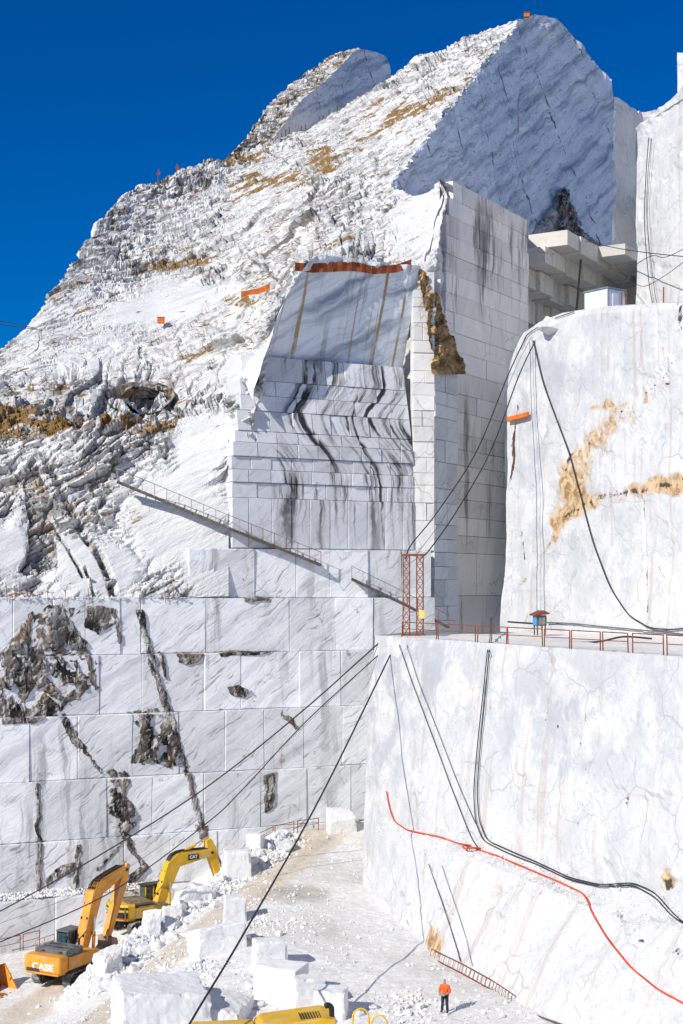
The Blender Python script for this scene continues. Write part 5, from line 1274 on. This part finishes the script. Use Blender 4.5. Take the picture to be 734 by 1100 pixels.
def cut_block(label, u, v, w_, d_, h, rz, top=(1, 1, 1, 1), skew=.08, mat=M_BLOCK, rough=.06, sink=.25):
    """quarried block standing on the ground: four plan corners, individual corner heights, chipped edges"""
    g = ground_hit(u, v); bm = bmesh.new(); rnd = random.Random(int(u*7+v))
    cs = [(-w_/2, -d_/2), (w_/2, -d_/2), (w_/2, d_/2), (-w_/2, d_/2)]; cs = [(x*(1+rnd.uniform(-skew, skew)), y*(1+rnd.uniform(-skew, skew))) for x, y in cs]
    hi = [(x*(1-.5*skew)+rnd.uniform(-skew, skew)*.5, y*(1-.5*skew), h*t) for (x, y), t in zip(cs, top)]
    bmesh.ops.create_cube(bm, size=2); bmesh.ops.subdivide_edges(bm, edges=bm.edges[:], cuts=11 if w_ < 3 else 26, use_grid_fill=True)
    p = np.array([v_.co[:] for v_ in bm.verts]); a_, b_, c_ = (p.T+1)/2
    wt = [(1-a_)*(1-b_), a_*(1-b_), a_*b_, (1-a_)*b_]
    lo_p = sum(w__[:, None]*np.array((x, y, -sink)) for w__, (x, y) in zip(wt, cs)); hi_p = sum(w__[:, None]*np.array(q) for w__, q in zip(wt, hi))
    q = lo_p*(1-c_[:, None])+hi_p*c_[:, None]
    edge = np.sort(np.abs(p), 1)[:, 1]                     # 1 on the block's edges
    nd_ = p/np.linalg.norm(p, axis=1, keepdims=True); wpt = q+np.array(g[:])
    amt = fbm(wpt*.8, 4, int(u))*rough*.8+fbm(wpt*3.2, 3, int(v))*rough*.4-np.maximum(0, fbm(wpt*2.4, 2, int(u+v))+.1)*sstep(.8, 1., edge)*(.10+rough*.5)-.03*sstep(.95, 1, edge)
    q = q+nd_*amt[:, None]
    for v_, c__ in zip(bm.verts, q): v_.co = c__
    o = bm_finish(bm, 'marble_block', mat, None, g, (0, 0, math.radians(rz))); return tag(o, label, 'marble block', 'quarried blocks on the ground')
cut_block('white sawn block farthest back of the group near the lower centre', 289, 1040, 2.0, 1.5, 1.7, 14, (1, 1, .9, 1))
cut_block('large white block with shadow behind it, left of the group near the lower centre', 302, 1072, 2.6, 1.8, 1.9, -25, (1, .95, 1, 1))
cut_block('white block in the middle of the group above the yellow hood', 331, 1084, 1.7, 1.5, 1.8, 18, (1, 1, 1, .95))
cut_block('white block just above the black exhaust, right of the group', 356, 1094, 1.6, 1.3, 1.6, -8, (1, .9, 1, 1))
cut_block('broad pale block with a smooth front beside the tan track', 232, 1022, 3.2, 2.4, 1.9, 24, (.9, 1, .8, .6))
cut_block('small upright block on top of the broad pale block by the track', 252, 990, 1.5, 1.2, 1.7, 10)
cut_block('huge rounded white block near the lower left beside the shaded ground', 172, 1112, 4.6, 4.0, 3.0, 22, (1, .8, .9, 1), .14, M_BLOCK, .06, .8)
cut_block('white mass of rock next to the huge block at the lower left', 232, 1095, 4.2, 3.4, 1.2, -12, (1, .7, .8, 1), .2, M_BLOCK, .09, .8)
cut_block('white block at the top of the rubble bank', 255, 940, 2.0, 1.6, 1.9, 10)
cut_block('smaller white block behind the top of the rubble bank', 275, 912, 1.3, 1.1, 1.2, -20)
cut_block('tilted pale block in front of the yellow excavator', 163, 1002, 1.15, 1.1, 1.6, 20, (.8, 1, 1, .9), .15, M_BLOCK, .12)
cut_block('grey block beside the right track of the orange excavator', 117, 1044, 1.6, 1.3, 1.5, 40, (.7, 1, 1, .8), .2, M_BLOCK, .14)
cut_block('pale block lying right of the tilted block by the yellow excavator', 184, 984, 1.4, 1.1, .7, 15, (1, 1, .8, .9), .15, M_BLOCK, .12)
cut_block('long white slab of rock on the rubble bank behind the yellow arm', 208, 966, 3.0, 1.4, .9, 40, (1, .7, .9, .6), .25, M_BLOCK, .1)
cut_block('white block with sloping top at the far end beside the lower bench', 366, 892, 2.4, 1.8, 1.7, 12, (.5, .7, 1, 1.1), .1)
def boulder(u, v, r, label, group):
    g = ground_hit(u, v); o = link('boulder', RB.choice(HULLS), None, (g.x, g.y, g.z+r*.25), (RB.uniform(-.4, .4), RB.uniform(-.4, .4), RB.uniform(0, 6.3)))
    o.scale = (r, r*RB.uniform(.75, 1.1), r*RB.uniform(.7, 1)); return tag(o, label, 'boulder', group)
bank = [(118, 1058), (135, 1045), (160, 1018), (185, 997), (215, 972), (245, 945), (275, 922), (305, 903)]
for i in range(64):
    t = RB.uniform(0, len(bank)-1.01); k = int(t); f = t-k; u = bank[k][0]*(1-f)+bank[k+1][0]*f; v = bank[k][1]*(1-f)+bank[k+1][1]*f
    boulder(u+RB.gauss(0, 7), v+RB.gauss(-2, 7), RB.choice([.32, .38, .42, .5, .6, .75]), 'angular white marble boulder in the rubble bank below the excavators', 'boulders in the rubble bank')
for i, (u, v, r) in enumerate(((340, 1090, .4), (300, 1006, .35), (262, 1010, .4), (268, 1062, .45), (245, 1078, .35), (280, 1082, .4), (210, 1036, .45), (190, 1048, .4), (385, 1092, .35), (402, 1084, .3), (452, 1083, .3), (438, 1090, .3))):
    boulder(u, v, r, 'loose broken marble chunk on the white ground near the cut blocks', 'loose chunks near the cut blocks')
for i, (u, v, r) in enumerate(((592, 338, 1.1), (605, 333, .9), (615, 330, .7))):
    q = P(u, v, 114.5); q.z = CZ+21.2; o = link('boulder', HULLS[i], None, q, (.2, .3, i)); o.scale = (r, r, r*.8)
    tag(o, ('largest', 'middle', 'smallest')[i]+' white boulder on the rounded corner of the upper bench', 'boulder', 'boulders on the upper bench corner')

def rubble(name, label, pts, sizes, mat, seed):
    """joined small stones: pts (N,3)"""
    rnd = np.random.default_rng(seed); V, Fc = [], []; base = 0
    tv = np.array([(1, 0, -.3), (-.5, .87, -.35), (-.5, -.87, -.3), (.2, .1, .9), (.6, .5, .35), (-.7, -.1, .4)])
    tf = np.array([(0, 1, 2), (0, 4, 1), (4, 3, 1), (1, 3, 5), (1, 5, 2), (2, 5, 3), (2, 3, 0), (0, 3, 4)])
    n = len(pts); a = rnd.uniform(0, 6.28, n); c, s = np.cos(a), np.sin(a)
    q = tv[None]*(1+rnd.uniform(-.4, .4, (n, 6, 3))); q = q*np.asarray(sizes)[:, None, None]*rnd.uniform(.6, 1.3, (n, 1, 3))
    x = q[..., 0]*c[:, None]-q[..., 1]*s[:, None]; y = q[..., 0]*s[:, None]+q[..., 1]*c[:, None]
    v = np.stack([x, y, q[..., 2]], -1)+pts[:, None, :]
    f = tf[None]+np.arange(n)[:, None, None]*6
    o = link(name, mesh_np(name, v.reshape(-1, 3), f.reshape(-1, 3), mat)); tag(o, label, 'rubble', kind='stuff'); return o
rg = np.random.default_rng(3)
n = 9000
t = rg.uniform(0, len(BERM)-1.001, n); k = t.astype(int); f = (t-k)[:, None]; BA = np.array(BERM)
q = BA[k]*(1-f)+BA[k+1]*f+rg.normal(0, 1.15, (n, 2))
rubble('bank_rubble', 'small broken marble stones covering the rubble bank', np.c_[q, ground_z(q[:, 0], q[:, 1])+.02], .06+.20*rg.beta(1, 3., n)*1.6, M_BOULDER, 1)
pts = []
for (cu, cv, su, sv, m) in ((245, 1075, 25, 16, 900), (205, 1040, 25, 14, 600), (300, 1000, 25, 14, 300), (270, 990, 20, 12, 400), (420, 1085, 26, 8, 260), (180, 1060, 30, 14, 500), (470, 1090, 60, 8, 160), (330, 900, 25, 10, 300), (60, 1085, 50, 10, 200), (500, 1060, 60, 20, 150), (350, 1000, 60, 40, 400)):
    for _ in range(m):
        u, v = rg.normal(cu, su), rg.normal(cv, sv)
        if v < 885: continue
        Y = None
        zz = -22.5-.05*(250-min(u, 250))*.25
        Y = -zz*F/(v-V0); pts.append((xof(u, Y), Y))
pts = np.array(pts); rubble('ground_rubble', 'scattered marble chips on the quarry floor', np.c_[pts, ground_z(pts[:, 0], pts[:, 1])+.01], .03+.16*rg.beta(1, 4, len(pts))*1.5, M_BOULDER, 2)
# stones lying on the ledges of the left wall
m = 1500; s_ = rg.uniform(LW.s_at(-40), LW.s_at(150), m); w_ = rg.uniform(-.3, 1.5, m)
lx = np.array([tuple(LW.at(a, offw(CZ-23)+b)) for a, b in zip(s_, w_)])
rubble('ledge_rubble', 'dark stones and chips lying on the lowest ledge of the left wall', np.c_[lx, CZ-24+.05+.4*np.maximum(0, .5-w_)], .06+.2*rg.beta(1, 3, m), M_BOULDER, 4)
m = 700; s_ = rg.uniform(LW.s_at(-40), LW.s_at(200), m); w_ = rg.uniform(-1.0, .25, m)
lx = np.array([tuple(LW.at(a, offw(CZ-1.1)+b)) for a, b in zip(s_, w_)])
rubble('upper_ledge_rubble', 'pale chips lying along the ledge above the fractured wall', np.c_[lx, np.full(m, CZ-.92)], .05+.14*rg.beta(1, 3, m), M_BOULDER, 6)

# gravel on the shelf of the lower right bench
pts = []
for _ in range(2600):
    t = rg.uniform(0, 1); u = 405+t*330; v = float(np.interp(u, [405, 430, 520, 640, 735], [885, 896, 914, 964, 985]))+rg.normal(4, 5+7*t)
    q = on_face(BV_LOW, u, v, .0)
    if q is not None: pts.append(tuple(q))
rubble('shelf_rubble', 'grey gravel lying on the sloping shelf below the red hose', np.array(pts), .03+.13*rg.beta(1, 4, len(pts)), M_BOULDER, 8)
# ------------------------------------------------------------------ the worker
def skin_mesh(name, verts, edges, radii, mat, parent, sub=2):
    me = bpy.data.meshes.new(name); me.from_pydata(verts, edges, []); o = bpy.data.objects.new(name, me); C.objects.link(o)
    m_ = o.modifiers.new('skin', 'SKIN'); m_.use_smooth_shade = True; s_ = o.modifiers.new('sub', 'SUBSURF'); s_.levels = sub; s_.render_levels = sub
    for sv, r in zip(me.skin_vertices[0].data, radii): sv.radius = r if isinstance(r, tuple) else (r, r)
    me.skin_vertices[0].data[0].use_root = True
    bpy.context.view_layer.update(); nm = bpy.data.meshes.new_from_object(o.evaluated_get(bpy.context.evaluated_depsgraph_get()))
    bpy.data.objects.remove(o); nm.name = name; nm.materials.clear(); nm.materials.append(mat); return link(name, nm, parent)
wp = ground_hit(478, 1089)
man = thing('person', 'worker in orange jacket and dark trousers standing on the white quarry floor', 'person', wp+Vector((0, 0, .02)), math.radians(-25))
# x right, -y towards the camera; pelvis first
J = [(0, 0, .95), (0, 0, 1.15), (0, -.01, 1.38), (0, -.02, 1.50), (0, -.03, 1.62), (0, -.03, 1.72),
     (.10, 0, .90), (.13, -.03, .50), (.14, .02, .10), (.15, -.12, .05), (-.10, 0, .90), (-.14, .02, .50), (-.17, .05, .10), (-.19, -.09, .05),
     (.20, 0, 1.42), (.29, .03, 1.16), (.20, -.22, 1.08), (.15, -.30, 1.08), (-.20, 0, 1.42), (-.30, .03, 1.16), (-.22, -.22, 1.05), (-.17, -.30, 1.04)]
E_ = [(0, 1), (1, 2), (2, 3), (3, 4), (4, 5), (0, 6), (6, 7), (7, 8), (8, 9), (0, 10), (10, 11), (11, 12), (12, 13), (2, 14), (14, 15), (15, 16), (16, 17), (2, 18), (18, 19), (19, 20), (20, 21)]
RD = [(.15, .11), (.15, .11), (.17, .11), .06, .085, .075, .10, .065, .05, .045, .10, .065, .05, .045, .075, .055, .042, .035, .075, .055, .042, .035]
body = skin_mesh('body', J, E_, RD, M_SKIN, man)
for s_, wx in ((1, J[17]), (-1, J[21])):                    # fingers and thumb
    for i in range(4):
        x = wx[0]-s_*.03+s_*i*.02; skin_mesh('finger', [(x, wx[1], wx[2]), (x, wx[1]-.05-.008*(1-abs(i-1.5)), wx[2]-.01), (x, wx[1]-.07, wx[2]-.045)], [(0, 1), (1, 2)], [.011, .009, .008], M_SKIN, man, 1)
    skin_mesh('thumb', [(wx[0]-s_*.03, wx[1]+.02, wx[2]+.01), (wx[0]-s_*.065, wx[1]-.01, wx[2]+.02), (wx[0]-s_*.07, wx[1]-.045, wx[2]+.015)], [(0, 1), (1, 2)], [.012, .010, .009], M_SKIN, man, 1)
def sub(ids): return [J[i] for i in ids]
skin_mesh('jacket', [(0, 0, .98), J[1], J[2], (0, -.01, 1.47)]+sub((14, 15, 16, 18, 19, 20)), [(0, 1), (1, 2), (2, 3), (2, 4), (4, 5), (5, 6), (2, 7), (7, 8), (8, 9)], [(.19, .14), (.18, .14), (.20, .135), .085, .095, .075, .06, .095, .075, .06], M_HIVIS, man)
skin_mesh('trousers', [(0, 0, .98)]+sub((6, 7, 8, 10, 11, 12)), [(0, 1), (1, 2), (2, 3), (0, 4), (4, 5), (5, 6)], [(.165, .125), .115, .085, .075, .115, .085, .075], M_TROUSER, man)
for a, b in ((8, 9), (12, 13)): skin_mesh('boot', [J[a], J[b]], [(0, 1)], [.075, .06], M_BLACK, man, 1)
skin_mesh('hair', [(0, -.01, 1.71), (0, .0, 1.76)], [(0, 1)], [(.088, .095), (.06, .065)], M_HAIR, man)
bm = bmesh.new(); bmesh.ops.create_uvsphere(bm, u_segments=8, v_segments=6, radius=.02); bmesh.ops.translate(bm, vec=(0, -.12, 1.63), verts=bm.verts[:]); bm_finish(bm, 'nose', M_SKIN, man, smooth=True)
for x in (-.032, .032):
    bm = bmesh.new(); bmesh.ops.create_uvsphere(bm, u_segments=6, v_segments=4, radius=.011); bmesh.ops.translate(bm, vec=(x, -.105, 1.66), verts=bm.verts[:]); bm_finish(bm, 'eye', M_BLACK, man)
box_part('mouth', (0, -.108, 1.59), (.045, .012, .012), M_REDPAINT, man, 0)
rc = thing('remote_control', 'small pale control box held by the worker in the orange jacket', 'remote control', man.matrix_basis @ Vector((-.01, -.36, 1.06)), math.radians(-25))
box_part('case', (0, 0, 0), (.30, .12, .14), M_ALU, rc, .02); tube_part('aerial', [(.1, 0, .06), (.1, 0, .2)], .008, M_BLACK, rc, 4)
